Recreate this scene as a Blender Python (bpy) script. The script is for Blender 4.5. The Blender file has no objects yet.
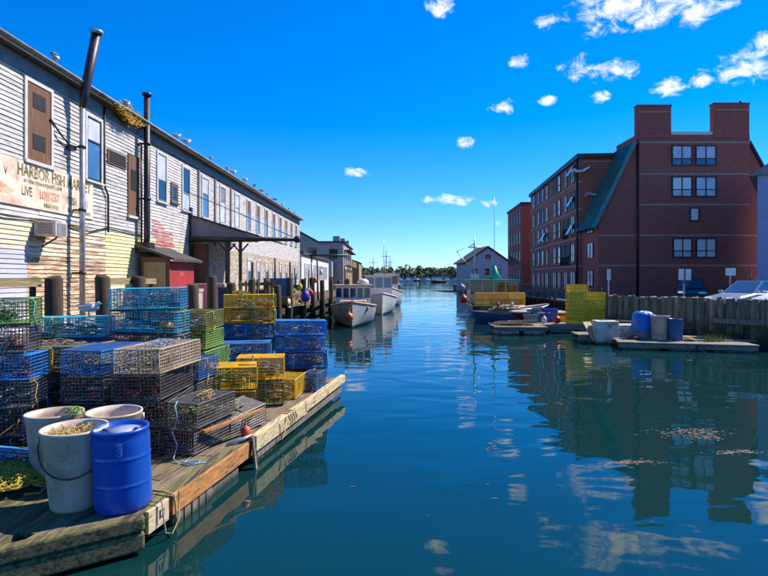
import bpy, math, random
from mathutils import Vector, Matrix, Euler
R = math.radians
rnd = random.Random(7)
S = bpy.context.scene
COL = S.collection

# ------------------------------------------------------------------ camera
H, F, HZ = 2.9, 570.0, 277.5          # eye height, focal length in photo pixels, horizon row
cam = bpy.data.cameras.new('camera'); camo = bpy.data.objects.new('camera', cam); COL.objects.link(camo)
camo.location = (0, 0, H); camo.rotation_euler = (R(90), 0, 0)
cam.sensor_width = 36; cam.lens = 36 * F / 768
cam.shift_y = -(288 - HZ) / 768
cam.clip_start = .1; cam.clip_end = 6000
S.camera = camo

# ------------------------------------------------------------------ world, sun, exposure
SUN = Vector((.60, .34, .73)).normalized()
el = math.asin(SUN.z); az = math.atan2(SUN.x, SUN.y)
W = bpy.data.worlds.new('World'); S.world = W; W.use_nodes = True
nt = W.node_tree; nt.nodes.clear()
def N(t, tree=None, **k):
    n = (tree or nt).nodes.new(t)
    for a, v in k.items(): setattr(n, a, v)
    return n
def math_n(tree, op, a, b=None, c=None, clamp=False):
    n = tree.nodes.new('ShaderNodeMath'); n.operation = op; n.use_clamp = clamp
    for i, v in enumerate((a, b, c)):
        if v is None: continue
        if hasattr(v, 'is_linked'): tree.links.new(v, n.inputs[i])
        else: n.inputs[i].default_value = v
    return n.outputs[0]
sky = N('ShaderNodeTexSky', sky_type='NISHITA', sun_disc=False, sun_elevation=el, sun_rotation=az,
        altitude=0, air_density=1.0, dust_density=.05, ozone_density=1.5)
hsv = N('ShaderNodeHueSaturation'); hsv.inputs['Hue'].default_value = .5; hsv.inputs["Saturation"].default_value = 1.22; hsv.inputs['Value'].default_value = 1.0
tint = N('ShaderNodeMixRGB', blend_type='MULTIPLY'); tint.inputs[0].default_value = 1; tint.inputs[2].default_value = (.52, .74, 1.17, 1)
nt.links.new(sky.outputs[0], tint.inputs[1]); nt.links.new(tint.outputs[0], hsv.inputs['Color'])
tc = N('ShaderNodeTexCoord'); sep = N('ShaderNodeSeparateXYZ'); nt.links.new(tc.outputs['Generated'], sep.inputs[0])
AZ = math_n(nt, 'ARCTAN2', sep.outputs[0], sep.outputs[1]); EL = math_n(nt, 'ARCSINE', sep.outputs[2])
# small fair-weather clouds: (azimuth, elevation, half width, half height) in degrees
clouds = []
def cl(px, py, w, h):
    x, z = (px - 384) / F, (HZ - py) / F
    k = 1 / math.cos(math.atan(x))
    clouds.append((math.degrees(math.atan(x)), math.degrees(math.atan(z / k)), w / F * 57.3 / k / k, h / F * 57.3 / k))
for c in [(604,11,34,22),(655,6,52,18),(700,14,32,11),(575,68,20,11),(610,71,28,10),(668,88,17,9),(700,79,15,9),(748,66,36,17),
          (720,4,20,8),(506,107,15,7),(466,142,11,6),(545,22,13,10),(601,97,11,6),(440,200,18,6),(464,201,10,5),(489,203,9,5),(357,172,15,5),
          (441,4,15,11),(520,61,12,7),(546,100,10,5),(765,40,18,12),(497,223,9,4)]: cl(*c)
clouds += [(14,31,9,2.2),(27,33,10,3.2),(40,29,8,2),(50,24,6,2),(8,38,6,2),(60,33,9,3),(78,20,7,2),(-62,36,7,2),(-95,22,6,2),(110,28,9,2.6),(150,24,8,2.4),(-150,30,9,2.6),(-120,42,8,3),(180,18,7,2),(90,47,9,3),(-30,50,8,3)]
mx = None
for a, e, w, h in clouds:
    da = math_n(nt, 'MULTIPLY', math_n(nt, 'SUBTRACT', AZ, R(a)), 1 / R(w))
    de = math_n(nt, 'MULTIPLY', math_n(nt, 'SUBTRACT', EL, R(e)), 1 / R(h))
    d = math_n(nt, 'ADD', math_n(nt, 'MULTIPLY', da, da), math_n(nt, 'MULTIPLY', de, de))
    m = math_n(nt, 'SUBTRACT', 1.0, d)
    mx = m if mx is None else math_n(nt, 'MAXIMUM', mx, m)
mx = math_n(nt, 'MAXIMUM', mx, -1.2)
mp = N('ShaderNodeMapping'); mp.inputs['Scale'].default_value = (1, 1, 1.5); nt.links.new(tc.outputs['Generated'], mp.inputs[0])
n1 = N('ShaderNodeTexNoise'); n1.inputs['Scale'].default_value = 34; n1.inputs['Detail'].default_value = 10; n1.inputs['Roughness'].default_value = .66; n1.inputs['Distortion'].default_value = .5
nt.links.new(mp.outputs[0], n1.inputs[0])
dens = math_n(nt, 'ADD', math_n(nt, 'MULTIPLY', mx, .66), math_n(nt, 'MULTIPLY', math_n(nt, 'SUBTRACT', n1.outputs[0], .5), 3.7))
mr = N('ShaderNodeMapRange', interpolation_type='SMOOTHSTEP'); mr.inputs[1].default_value = -.02; mr.inputs[2].default_value = 1.15
nt.links.new(dens, mr.inputs[0])
mixc = N('ShaderNodeMixRGB'); mixc.inputs[2].default_value = (6.6, 6.8, 7.1, 1)
nt.links.new(mr.outputs[0], mixc.inputs[0]); nt.links.new(hsv.outputs[0], mixc.inputs[1])
W.cycles.sampling_method = 'MANUAL'; W.cycles.sample_map_resolution = 512
bg = N('ShaderNodeBackground'); bg.inputs['Strength'].default_value = .11
nt.links.new(mixc.outputs[0], bg.inputs[0])
wo = N('ShaderNodeOutputWorld'); nt.links.new(bg.outputs[0], wo.inputs[0])

sl = bpy.data.lights.new('sun', 'SUN'); sl.energy = 4.6; sl.angle = R(.53); sl.color = (1, .93, .82)
so = bpy.data.objects.new('sun', sl); COL.objects.link(so); so.rotation_euler = SUN.to_track_quat('Z', 'Y').to_euler(); so.location = (0, 0, 60)

S.view_settings.view_transform = 'Standard'; S.view_settings.look = 'None'; S.view_settings.gamma = 1
S.view_settings.exposure = .7
S.cycles.use_denoising = True
S.cycles.max_bounces = 5; S.cycles.diffuse_bounces = 3; S.cycles.glossy_bounces = 3; S.cycles.use_adaptive_sampling = True; S.cycles.adaptive_threshold = .02; S.cycles.caustics_reflective = False; S.cycles.caustics_refractive = False

# ------------------------------------------------------------------ materials
def C(h):
    if isinstance(h, tuple): return (*h, 1)
    h = h.lstrip('#'); v = [int(h[i:i+2], 16) / 255 for i in (0, 2, 4)]
    return (*[x / 12.92 if x < .04045 else ((x + .055) / 1.055) ** 2.4 for x in v], 1)
MATS = {}
def M(name, c1, c2=None, scale=2., rough=.7, bump=0, bscale=None, stretch=(1, 1, 1), metal=0, c3=None, th=.6, soft=.08, scale3=1.5, var=0, hue=0, spec=.5, extra=None, space='pos'):
    m = bpy.data.materials.new(name); m.use_nodes = True; t = m.node_tree; L = t.links.new
    p = t.nodes['Principled BSDF']; p.inputs['Roughness'].default_value = rough; p.inputs['Metallic'].default_value = metal
    p.inputs['Specular IOR Level'].default_value = spec
    if space == 'pos': src = N('ShaderNodeNewGeometry', t).outputs['Position']
    else: src = N('ShaderNodeTexCoord', t).outputs['Object']
    mp = N('ShaderNodeMapping', t); mp.inputs['Scale'].default_value = stretch; L(src, mp.inputs[0])
    no = N('ShaderNodeTexNoise', t); no.inputs['Scale'].default_value = scale; no.inputs['Detail'].default_value = 7; no.inputs['Roughness'].default_value = .6
    L(mp.outputs[0], no.inputs[0])
    c2 = c2 or c1
    mr = N('ShaderNodeMapRange', t); mr.inputs[1].default_value = .32; mr.inputs[2].default_value = .68; L(no.outputs[0], mr.inputs[0])
    mx = N('ShaderNodeMixRGB', t); mx.inputs[1].default_value = C(c1); mx.inputs[2].default_value = C(c2); L(mr.outputs[0], mx.inputs[0])
    out = mx.outputs[0]
    if c3:
        n2 = N('ShaderNodeTexNoise', t); n2.inputs['Scale'].default_value = scale3; n2.inputs['Detail'].default_value = 9; n2.inputs['Roughness'].default_value = .7
        L(mp.outputs[0], n2.inputs[0])
        m2 = N('ShaderNodeMapRange', t); m2.inputs[1].default_value = th - soft; m2.inputs[2].default_value = th + soft; L(n2.outputs[0], m2.inputs[0])
        x2 = N('ShaderNodeMixRGB', t); x2.inputs[2].default_value = C(c3); L(m2.outputs[0], x2.inputs[0]); L(out, x2.inputs[1]); out = x2.outputs[0]
    if var or hue:
        oi = N('ShaderNodeObjectInfo', t); hs = N('ShaderNodeHueSaturation', t)
        v = N('ShaderNodeMapRange', t); v.inputs[3].default_value = 1 - var; v.inputs[4].default_value = 1 + var; L(oi.outputs['Random'], v.inputs[0]); L(v.outputs[0], hs.inputs['Value'])
        if hue:
            fr = math_n(t, 'FRACT', math_n(t, 'MULTIPLY', oi.outputs['Random'], 7.31))
            v2 = N('ShaderNodeMapRange', t); v2.inputs[3].default_value = .5 - hue; v2.inputs[4].default_value = .5 + hue; L(fr, v2.inputs[0]); L(v2.outputs[0], hs.inputs['Hue'])
        L(out, hs.inputs['Color']); out = hs.outputs[0]
    L(out, p.inputs['Base Color'])
    if bump:
        nb = N('ShaderNodeTexNoise', t); nb.inputs['Scale'].default_value = bscale or scale * 6; nb.inputs['Detail'].default_value = 6
        L(mp.outputs[0], nb.inputs[0])
        b = N('ShaderNodeBump', t); b.inputs['Strength'].default_value = bump; b.inputs['Distance'].default_value = .02; L(nb.outputs[0], b.inputs['Height']); L(b.outputs[0], p.inputs['Normal'])
    MATS[name] = m
    return m

WY = (9, .6, 9)    # grain along Y
WX = (.6, 9, 9)
WZ = (9, 9, .6)
M('board_white', '#d8d2cc', '#b4aca8', 3, .65, .25, 14, WY, c3='#80705f', th=.57, scale3=2, var=.12)
M('board_cream', '#e2d8c0', '#d0bd98', 3, .65, .25, 14, WY, c3='#9c8263', th=.62, scale3=2, var=.1)
M('board_lavender', '#bdb9c6', '#aca8b2', 3, .65, .25, 14, WY, c3='#d6c9ae', th=.6, scale3=2, var=.07)
M('board_bare', '#b58c60', '#87603f', 3, .8, .4, 14, WY, c3='#d9c9ac', th=.52, soft=.04, scale3=2.5, var=.22)
M('board_yellow', '#d9c27a', '#e2d8b4', 3, .65, .25, 14, WY, c3='#8a6a3c', th=.63, scale3=2.5, var=.1)
M('board_red', '#a8483c', '#b86a5c', 3, .6, .25, 14, WY, c3='#cdbfb4', th=.55, scale3=2.5, var=.08)
M('trim_white', '#d5d2cc', '#bdb8b0', 4, .6, .15, c3='#7d7368', th=.66)
M('trim_grey', '#8a8a8c', '#6f6e70', 3, .6, .15)
M('wood_brown', '#7a5236', '#5c3c28', 4, .75, .3, 20, WZ, c3='#9a7a5a', th=.64)
M('soffit', '#5b5451', '#443f3d', 3, .8)
M('canopy_grey', '#8a8486', '#767073', 3, .8, .2)
M('roof_dark', '#4a4745', '#35312f', 2, .85, .4)
M('gutter', '#8d8a86', '#6d6964', 3, .5, c3='#5b3f2c', th=.62)
M('glass_dark', (.012, .016, .022), (.02, .026, .035), 1, .05, spec=.8)
M('void', '#15120f', '#221c18', 4, .6)  # near-black colour standing in for unlit space behind openings
M('glass_blue', (.05, .12, .24), (.08, .18, .32), 1, .05, spec=.8)
M('glass_pale', '#dcd8dc', '#b8b8c8', 2, .08, spec=.8)
M('glass_blind_glint', '#fdf2e6', '#ece0d8', 3, .12, spec=.7)  # white blinds; also paints the sun's reflection on the open sashes
M('metal_dark', '#46464a', '#2f3034', 5, .45, .1, metal=.5, c3='#5c3b28', th=.66)
M('metal_galv', '#b9babf', '#8f9298', 4, .4, .1, metal=.4, c3='#70523c', th=.66)
M('metal_black', '#1c1c1f', '#2b2523', 5, .5, .1, c3='#4a2f22', th=.66)
M('sign_board', '#e2c8ae', '#ead9c4', 1.2, .7, .15, c3='#c49a78', th=.57, soft=.08, scale3=1.4)
M('sign_ink', '#4b4a30', '#6a6440', 9, .8, c3='#c9ad88', th=.55, scale3=6)
M('sign_ink_red', '#b5543f', '#c77b5c', 9, .8, c3='#d8b995', th=.52, scale3=6)
M('sign_stain', '#c2664e', '#d18e70', 4, .8, c3='#dcb893', th=.5, scale3=3)
M('brick_pale', '#b79a7c', '#8f7058', 6, .85, .5, 16, (1, 1, 3), c3='#d5cabb', th=.5, soft=.05, scale3=2.5)
M('piling', '#5a4636', '#33281f', 4, .9, .7, 14, WZ, c3='#3f4a22', th=.58, scale3=1, var=.15)
M('pier_wood', '#8a7660', '#5d4c3c', 3, .85, .5, 14, WX, c3='#453a2d', th=.62, var=.15)
M('pier_dark', '#3a2f26', '#211b17', 3, .9, .5, 14)
M('rail_wood', '#a89468', '#7f6f4b', 3, .85, .4, 14, WY, c3='#6c6a34', th=.6)
M('shed_red', '#b02f2c', '#93282a', 3, .6, .2, c3='#c8857c', th=.68)
M('shed_beige', '#a8916b', '#8e7853', 3, .7, .2)
M('dock_plank', '#a08a6c', '#6a5742', 3, .85, .9, 22, (12, .8, 9), c3='#4f4c36', th=.57, var=.16, space='obj')
M('dock_moss', '#776f46', '#51482c', 3, .9, .18, 10, WY, c3='#2d2a20', th=.56, var=.12)
M('dock_orange', '#c98a4c', '#9a6233', 3, .75, .4, 16, WY, c3='#4f4a28', th=.62)
M('dock_pale', '#dcc69a', '#b2966a', 3, .75, .4, 14, WY, c3='#6a5a40', th=.6)
M('dock_grey', '#8f8678', '#5e564a', 3, .85, .5, 14, WZ, c3='#3b3b28', th=.58)
M('plastic_white', '#d6c3b2', '#c0a996', 3, .4, .05, c3='#9a8468', th=.58, scale3=2)
M('plastic_blue', '#1450b4', '#1048a2', 3, .33, .05, c3='#3d62a6', th=.68)
M('plastic_blue_lid', '#a2a6bf', '#868aa6', 4, .4)
M('handle', '#3a3434', None, 4, .5)
M('print_pale', '#b9c7e6', '#7f97d0', 30, .5)
M('rope_yellow', '#b9a23c', '#8a7526', 8, .85, .6, 60)
M('rope_tan', '#b49a66', '#8d7446', 8, .85, .6, 60)
M('rope_blue', '#5f86a6', '#9db3bd', 8, .8, .6, 60)
M('rope_green', '#5d7a3c', '#8a9a52', 8, .8, .6, 60)
M('straw', '#c9b070', '#9a7f40', 8, .9)
TC = {'teal': ('#34b0c8', '#2496b4'), 'blue': ('#2f8cd4', '#2274be'), 'navy': ('#2f6cae', '#255690'), 'yellow': ('#e6b90e', '#c99a08'),
      'green': ('#62a04a', '#86aa54'), 'dark': ('#6a6260', '#54565e'), 'black': ('#47474d', '#564c48'), 'tan': ('#d6bda0', '#b89c80'), 'olive': ('#8c8a3c', '#6d7a34')}
for k, (a, b) in TC.items(): M('wire_' + k, a, b, 3, .5, c3='#6e6048', th=.6, scale3=4, hue=.015, var=.16)
M('net_dark', '#3c5a4a', '#4a423c', 8, .9)
M('net_orange', '#a8542a', '#7c3c22', 8, .9)
M('runner', '#6a5a4c', '#463c34', 4, .85, .3)
M('weight_brick', '#9a4a38', '#74382c', 6, .9, .4)
M('buoy_orange', '#e2571e', '#c9451a', 3, .45, .05)
M('buoy_red', '#d8231e', '#b71d1c', 3, .45)
M('buoy_white', '#e2ddd4', '#c9c2b4', 3, .5)
M('buoy_purple', '#3a2590', '#4a34a8', 3, .5)
M('gull_white', '#e6e4e2', '#d6d3d2', 8, .7)
M('gull_grey', '#8d929a', '#757a84', 8, .7)
M('gull_yellow', '#d9a520', None, 3, .5)
M('tote_teal', '#157f9c', '#0f6a86', 3, .5, c3='#4b5a5c', th=.66)
M('tote_orange', '#e2821a', '#c96a10', 3, .5, c3='#7a4a20', th=.68)
M('tote_yellow', '#e6b52a', '#cf9a18', 3, .5)
M('tote_grey', '#8b8f93', '#6d7075', 3, .6)
M('crate_yellow', '#f0c81a', '#dcb010', 3, .45, c3='#7d661c', th=.66)
M('brick_red', '#b5503c', '#9c3f2f', 1.2, .85, .25, 30, (1, 1, 3), c3='#c26450', th=.56, scale3=5)
M('brick_dark', '#ae5a46', '#964838', 1.2, .85, .25, 30, (1, 1, 3), c3='#b66a54', th=.56, scale3=5)
M('band_pale', '#b98f80', '#a57a6c', 3, .8)
M('copper_green', '#1a4f48', '#143f3c', 1.5, .5, .1, c3='#2f7a68', th=.6, var=.1)
M('copper_edge', '#4f8a7c', '#3f7468', 2, .5)
M('frame_dark', '#24262c', None, 3, .5)
M('siding_blue', '#9fa8c6', '#949dbc', 2, .6, .1)
M('siding_taupe', '#b0a294', '#9c8e82', 2, .75, .1)
M('siding_white', '#dedcda', '#c6c4c2', 2, .7, .1)
M('siding_tan', '#b0935f', '#97794b', 2, .75, .1)
M('siding_grey', '#b4b4b8', '#a2a2a8', 2, .7, .1)
M('quay_pile', '#a39478', '#5d523e', 2.5, .9, .7, 8, WZ, c3='#565a34', th=.58, scale3=1.2, var=.3)
M('quay_back', '#2c261f', '#1c1814', 3, .9)
M('asphalt', (.05, .05, .052), (.07, .07, .07), 3, .9, .3)
M('concrete', '#8f8b84', '#75716a', 2, .9, .3)
M('hull_grey', '#b4b4b6', '#9ea0a4', 1.5, .35, c3='#5f646a', th=.68)
M('hull_navy', '#1c3f74', '#18365f', 1.5, .35)
M('hull_white', '#dcdcdc', '#c8c8ca', 1.5, .35)
M('hull_blue', '#2a568c', '#1f4573', 1.5, .4)
M('hull_dark', '#2a2c30', '#1e2024', 1.5, .4)
M('hull_red', '#8f2f28', '#742520', 1.5, .5)
M('boat_buff', '#c9ad92', '#b3957a', 2, .5)
M('boat_white', '#e0ddda', '#cfcbc6', 2, .4)
M('turquoise', '#1fa58a', '#178c78', 2, .45)
M('aluminium', '#a9adb2', '#8d9197', 3, .35, metal=.6)
M('car_silver', '#b4b9c0', None, 2, .22, metal=.55)
M('car_dark', '#11131a', None, 2, .2)
M('car_white', '#dcdcdc', None, 2, .25)
M('tyre', '#141414', None, 3, .85)
M('lamp_clear', '#d9dde2', None, 3, .1)
M('tarp_blue', '#1f7fd0', '#1566b0', 3, .5, .4, 9)
M('styro', '#d8d2c2', '#b7ae98', 2.5, .8, .3, c3='#6f6a55', th=.58, scale3=1.4)
M('weathered', '#9a8d7c', '#6f6354', 3, .85, .5, 14, WX, c3='#3f382f', th=.6, var=.2)
M('leaf', '#7d8a34', '#56651f', 6, .7, hue=.03)
M('dry_weed', '#d8a43a', '#b0801c', 5, .8, c3='#7d8a2c', th=.6)
M('tree_leaf', (.07, .12, .04), (.12, .16, .06), .06, .8, c3=(.13, .11, .03), th=.6, scale3=.05)
M('trunk', '#4a3b2e', None, 3, .9)
M('land', (.10, .11, .06), (.14, .13, .09), .05, .9)
M('scum', '#5c4830', '#8c7a64', 9, .7)
M('net_heap', '#6a5f3c', '#454026', 8, .95, .8, 30)

def brickify(m, bw, bh, mortar):
    t = m.node_tree; p = t.nodes['Principled BSDF']; lk = p.inputs['Base Color'].links[0].from_socket
    g = N('ShaderNodeNewGeometry', t); sp = N('ShaderNodeSeparateXYZ', t); t.links.new(g.outputs['Position'], sp.inputs[0])
    cb = N('ShaderNodeCombineXYZ', t); t.links.new(math_n(t, 'ADD', sp.outputs[0], sp.outputs[1]), cb.inputs[0]); t.links.new(sp.outputs[2], cb.inputs[1])
    b = N('ShaderNodeTexBrick', t); b.inputs['Scale'].default_value = 1; b.inputs['Brick Width'].default_value = bw; b.inputs['Row Height'].default_value = bh; b.inputs['Mortar Size'].default_value = .008
    b.inputs['Mortar'].default_value = C(mortar); t.links.new(cb.outputs[0], b.inputs['Vector'])
    hs = N('ShaderNodeHueSaturation', t); hs.inputs['Value'].default_value = .82; t.links.new(lk, hs.inputs['Color'])
    t.links.new(lk, b.inputs['Color1']); t.links.new(hs.outputs[0], b.inputs['Color2']); t.links.new(b.outputs['Color'], p.inputs['Base Color'])
for k, mo in (('brick_red', '#a07468'), ('brick_dark', '#96695c'), ('brick_pale', '#a39580')): brickify(MATS[k], .22, .075, mo)

def tide(m, z0, col, w=.25):
    t = m.node_tree; p = t.nodes['Principled BSDF']; lk = p.inputs['Base Color'].links[0].from_socket
    g = N('ShaderNodeNewGeometry', t); sp = N('ShaderNodeSeparateXYZ', t); t.links.new(g.outputs['Position'], sp.inputs[0])
    n = N('ShaderNodeTexNoise', t); n.inputs['Scale'].default_value = 3; n.inputs['Detail'].default_value = 5; t.links.new(g.outputs['Position'], n.inputs[0])
    a = math_n(t, 'ADD', sp.outputs[2], math_n(t, 'MULTIPLY', math_n(t, 'SUBTRACT', n.outputs[0], .5), w * 2.5))
    r_ = N('ShaderNodeMapRange', t); r_.inputs[1].default_value = z0 + w / 2; r_.inputs[2].default_value = z0 - w / 2; t.links.new(a, r_.inputs[0])
    x = N('ShaderNodeMixRGB', t); x.inputs[2].default_value = C(col); t.links.new(r_.outputs[0], x.inputs[0]); t.links.new(lk, x.inputs[1]); t.links.new(x.outputs[0], p.inputs['Base Color'])
tide(MATS['quay_pile'], .75, '#3a3826', .6); tide(MATS['piling'], .7, '#22251a', .3); tide(MATS['dock_grey'], .05, '#2c3320', .08); tide(MATS['styro'], .12, '#4a4a35', .12)
tide(MATS['hull_grey'], .1, '#3a4248', .03)
# water
wm = bpy.data.materials.new('water'); wm.use_nodes = True; t = wm.node_tree; p = t.nodes['Principled BSDF']
p.inputs['Base Color'].default_value = (.003, .03, .03, 1); p.inputs['Roughness'].default_value = .025; p.inputs['IOR'].default_value = 1.45
g = N('ShaderNodeNewGeometry', t)
def wave(scale, st, det, dist=0):
    mp = N('ShaderNodeMapping', t); mp.inputs['Scale'].default_value = st; mp.inputs['Rotation'].default_value = (0, 0, R(8)); t.links.new(g.outputs['Position'], mp.inputs[0])
    n = N('ShaderNodeTexNoise', t); n.inputs['Scale'].default_value = scale; n.inputs['Detail'].default_value = det; n.inputs['Distortion'].default_value = dist; t.links.new(mp.outputs[0], n.inputs[0]); return n.outputs[0]
patch = wave(.09, (1, .6, 1), 3)
pm = N('ShaderNodeMapRange', t); pm.inputs[1].default_value = .38; pm.inputs[2].default_value = .66; pm.inputs[3].default_value = .35; pm.inputs[4].default_value = 1.1; t.links.new(patch, pm.inputs[0])
hgt = math_n(t, 'ADD', math_n(t, 'MULTIPLY', wave(.75, (.7, 1.15, 1), 1.5, .6), 1.0), math_n(t, 'MULTIPLY', wave(2.6, (.7, 1.2, 1), 2, .3), .08))
hgt = math_n(t, 'MULTIPLY', hgt, pm.outputs[0])
b = N('ShaderNodeBump', t); b.inputs['Strength'].default_value = 1; b.inputs['Distance'].default_value = .036; t.links.new(hgt, b.inputs['Height']); t.links.new(b.outputs[0], p.inputs['Normal'])
MATS['water'] = wm

# ------------------------------------------------------------------ mesh helpers
def V(*a): return Vector(a)
def at(px, py, Y): return V((px - 384) / F * Y, Y, H - (py - HZ) / F * Y)
def gp(px, py, z): Y = (H - z) * F / (py - HZ); return V((px - 384) / F * Y, Y, z)
class MB:
    def __init__(s): s.v = []; s.f = []; s.sm = []
    def add(s, vs, fs, sm=False):
        o = len(s.v); s.v += [tuple(v) for v in vs]; s.f += [tuple(i + o for i in f) for f in fs]; s.sm += [sm] * len(fs); return s
    def box(s, c, d, rot=None):
        x, y, z = d[0] / 2, d[1] / 2, d[2] / 2
        vs = [V(a, b, e) for a in (-x, x) for b in (-y, y) for e in (-z, z)]
        if rot: m = Euler(rot).to_matrix(); vs = [m @ v for v in vs]
        return s.add([v + Vector(c) for v in vs], [(0, 1, 3, 2), (4, 6, 7, 5), (0, 4, 5, 1), (2, 3, 7, 6), (0, 2, 6, 4), (1, 5, 7, 3)])
    def b2(s, a, b): return s.box([(i + j) / 2 for i, j in zip(a, b)], [abs(j - i) for i, j in zip(a, b)])
    def beam(s, p, q, w, h, up=(0, 0, 1)):
        p, q = Vector(p), Vector(q); d = (q - p).normalized(); u = Vector(up)
        if abs(d.dot(u)) > .98: u = V(0, 1, 0)
        r = d.cross(u).normalized() * (w / 2); u = r.cross(d).normalized() * (h / 2)
        vs = [e + a * r + b_ * u for e in (p, q) for a, b_ in ((-1, -1), (1, -1), (1, 1), (-1, 1))]
        return s.add(vs, [(3, 2, 1, 0), (4, 5, 6, 7), (0, 1, 5, 4), (1, 2, 6, 5), (2, 3, 7, 6), (3, 0, 4, 7)])
    def tube(s, pts, r, n=6, cap=True, sm=True):
        pts = [Vector(q) for q in pts]; vs = []; k = len(pts)
        for i, q in enumerate(pts):
            d = (pts[min(i + 1, k - 1)] - pts[max(i - 1, 0)])
            d = d.normalized() if d.length > 1e-9 else V(0, 0, 1)
            u = V(0, 0, 1) if abs(d.z) < .9 else V(1, 0, 0)
            a = d.cross(u).normalized(); b_ = a.cross(d)
            rr = r[i] if isinstance(r, (list, tuple)) else r
            vs += [q + (a * math.cos(2 * math.pi * j / n) + b_ * math.sin(2 * math.pi * j / n)) * rr for j in range(n)]
        fs = [(i * n + j, i * n + (j + 1) % n, (i + 1) * n + (j + 1) % n, (i + 1) * n + j) for i in range(k - 1) for j in range(n)]
        if cap: fs += [tuple(range(n))[::-1], tuple((k - 1) * n + j for j in range(n))]
        return s.add(vs, fs, sm)
    def lathe(s, prof, n=20, c=(0, 0, 0), sm=True, axis='z', sx=1, sy=1):
        vs = []
        for r, z in prof:
            for j in range(n):
                a = 2 * math.pi * j / n; q = V(r * math.cos(a) * sx, r * math.sin(a) * sy, z)
                if axis == 'y': q = V(q.x, q.z, q.y)
                if axis == 'x': q = V(q.z, q.x, q.y)
                vs.append(q + Vector(c))
        k = len(prof)
        fs = [(i * n + j, i * n + (j + 1) % n, (i + 1) * n + (j + 1) % n, (i + 1) * n + j) for i in range(k - 1) for j in range(n)]
        if prof[0][0] > 1e-4: fs.append(tuple(range(n))[::-1])
        if prof[-1][0] > 1e-4: fs.append(tuple((k - 1) * n + j for j in range(n)))
        return s.add(vs, fs, sm)
    def prism(s, poly, off):      # poly 3d points, extruded by off
        n = len(poly); vs = [Vector(q) for q in poly] + [Vector(q) + Vector(off) for q in poly]
        return s.add(vs, [tuple(range(n))[::-1], tuple(range(n, 2 * n))] + [(i, (i + 1) % n, n + (i + 1) % n, n + i) for i in range(n)])
    def mesh(s, name):
        me = bpy.data.meshes.new(name); me.from_pydata(s.v, [], s.f); me.update()
        me.polygons.foreach_set('use_smooth', s.sm); me.update(); return me
    def build(s, name, mat, parent=None, loc=(0, 0, 0), rot=(0, 0, 0), bevel=0):
        return ob(name, s.mesh(name), mat, parent, loc, rot, bevel=bevel)
def ob(name, me, mat, parent=None, loc=(0, 0, 0), rot=(0, 0, 0), scale=(1, 1, 1), bevel=0):
    o = bpy.data.objects.new(name, me); COL.objects.link(o); o.location = loc; o.rotation_euler = rot; o.scale = scale
    if mat:
        if not me.materials: me.materials.append(None)
        o.material_slots[0].link = 'OBJECT'; o.material_slots[0].material = MATS[mat]
    if parent: o.parent = parent
    if bevel:
        b_ = o.modifiers.new('bevel', 'BEVEL'); b_.width = bevel; b_.segments = 2; b_.limit_method = 'ANGLE'
    return o
def tag(o, label=None, cat=None, group=None, kind=None):
    if label: o['label'] = label
    if cat: o['category'] = cat
    if group: o['group'] = group
    if kind: o['kind'] = kind
    return o
def thing(name, label, cat, loc=(0, 0, 0), rot=(0, 0, 0), group=None, scale=(1, 1, 1)):
    o = bpy.data.objects.new(name, None); COL.objects.link(o); o.location = loc; o.rotation_euler = rot if isinstance(rot, (tuple, list)) else (0, 0, rot); o.scale = scale; o.empty_display_size = .2
    return tag(o, label, cat, group)
def noisy(pts, a): return [Vector(q) + V(rnd.uniform(-a, a), rnd.uniform(-a, a), rnd.uniform(-a, a)) for q in pts]
ORD = ['first', 'second', 'third', 'fourth', 'fifth', 'sixth', 'seventh', 'eighth', 'ninth', 'tenth', 'eleventh', 'twelfth', 'thirteenth', 'fourteenth', 'fifteenth', 'sixteenth']

# ================================================================== SETTING
tag(MB().add([(-900, -60, 0), (900, -60, 0), (900, 1500, 0), (-900, 1500, 0)], [(0, 1, 2, 3)]).build('water', 'water'), kind='structure')
tag(MB().box((0, 720, -8), (3000, 1900, 1)).build('seabed', 'land'), kind='structure')

# far shore: low hill, woods, houses, moored boats
mb = MB(); n = 60; vs = []
for i in range(n + 1):
    x = -700 + 1400 * i / n
    hh = 5 + 3 * math.sin(i * .7) + 2 * math.sin(i * 1.9)
    vs += [(x, 468, -1), (x, 476 + 3 * math.sin(i), .8), (x, 530, hh), (x, 700, hh + 3), (x, 1400, -1)]
mb.add(vs, [(i * 5 + j, i * 5 + 5 + j, i * 5 + 6 + j, i * 5 + 1 + j) for i in range(n) for j in range(4)], True)
tag(mb.build('far_shore', 'land'), kind='structure')
mb = MB(); tr = MB()
def leafclump(m, c, rx, rz, cnt, fs):
    for _ in range(cnt):
        a = rnd.random() * 6.283; u = rnd.uniform(-.75, 1); r = rx * math.sqrt(max(0, 1 - u * u)) * rnd.uniform(.55, 1.05)
        q = V(c[0] + r * math.cos(a), c[1] + r * math.sin(a), c[2] + u * rz * rnd.uniform(.8, 1.05))
        e = Euler((rnd.uniform(-1, 1), rnd.uniform(-1, 1), rnd.random() * 6)).to_matrix(); s_ = fs * rnd.uniform(.6, 1.3)
        m.add([q + e @ V(-s_, -s_ * .6, 0), q + e @ V(s_, -s_ * .7, .2 * s_), q + e @ V(.7 * s_, s_ * .7, 0), q + e @ V(-.8 * s_, s_ * .8, .1 * s_)], [(0, 1, 2, 3)])
for i in range(700):
    x = rnd.uniform(-190, 320) if i < 250 else rnd.uniform(-420, 520)
    y = rnd.uniform(478, 560); hgt_ = rnd.uniform(4, 9) * (1.35 if rnd.random() < .1 else 1); base = .5 + (y - 478) / 52 * 3.2
    leafclump(mb, (x, y, base + hgt_ * .55), hgt_ * rnd.uniform(.38, .62), hgt_ * .5, 70, 1.0)
    leafclump(mb, (x, y, base + .6), hgt_ * .6, .9, 10, 1.1)
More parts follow.
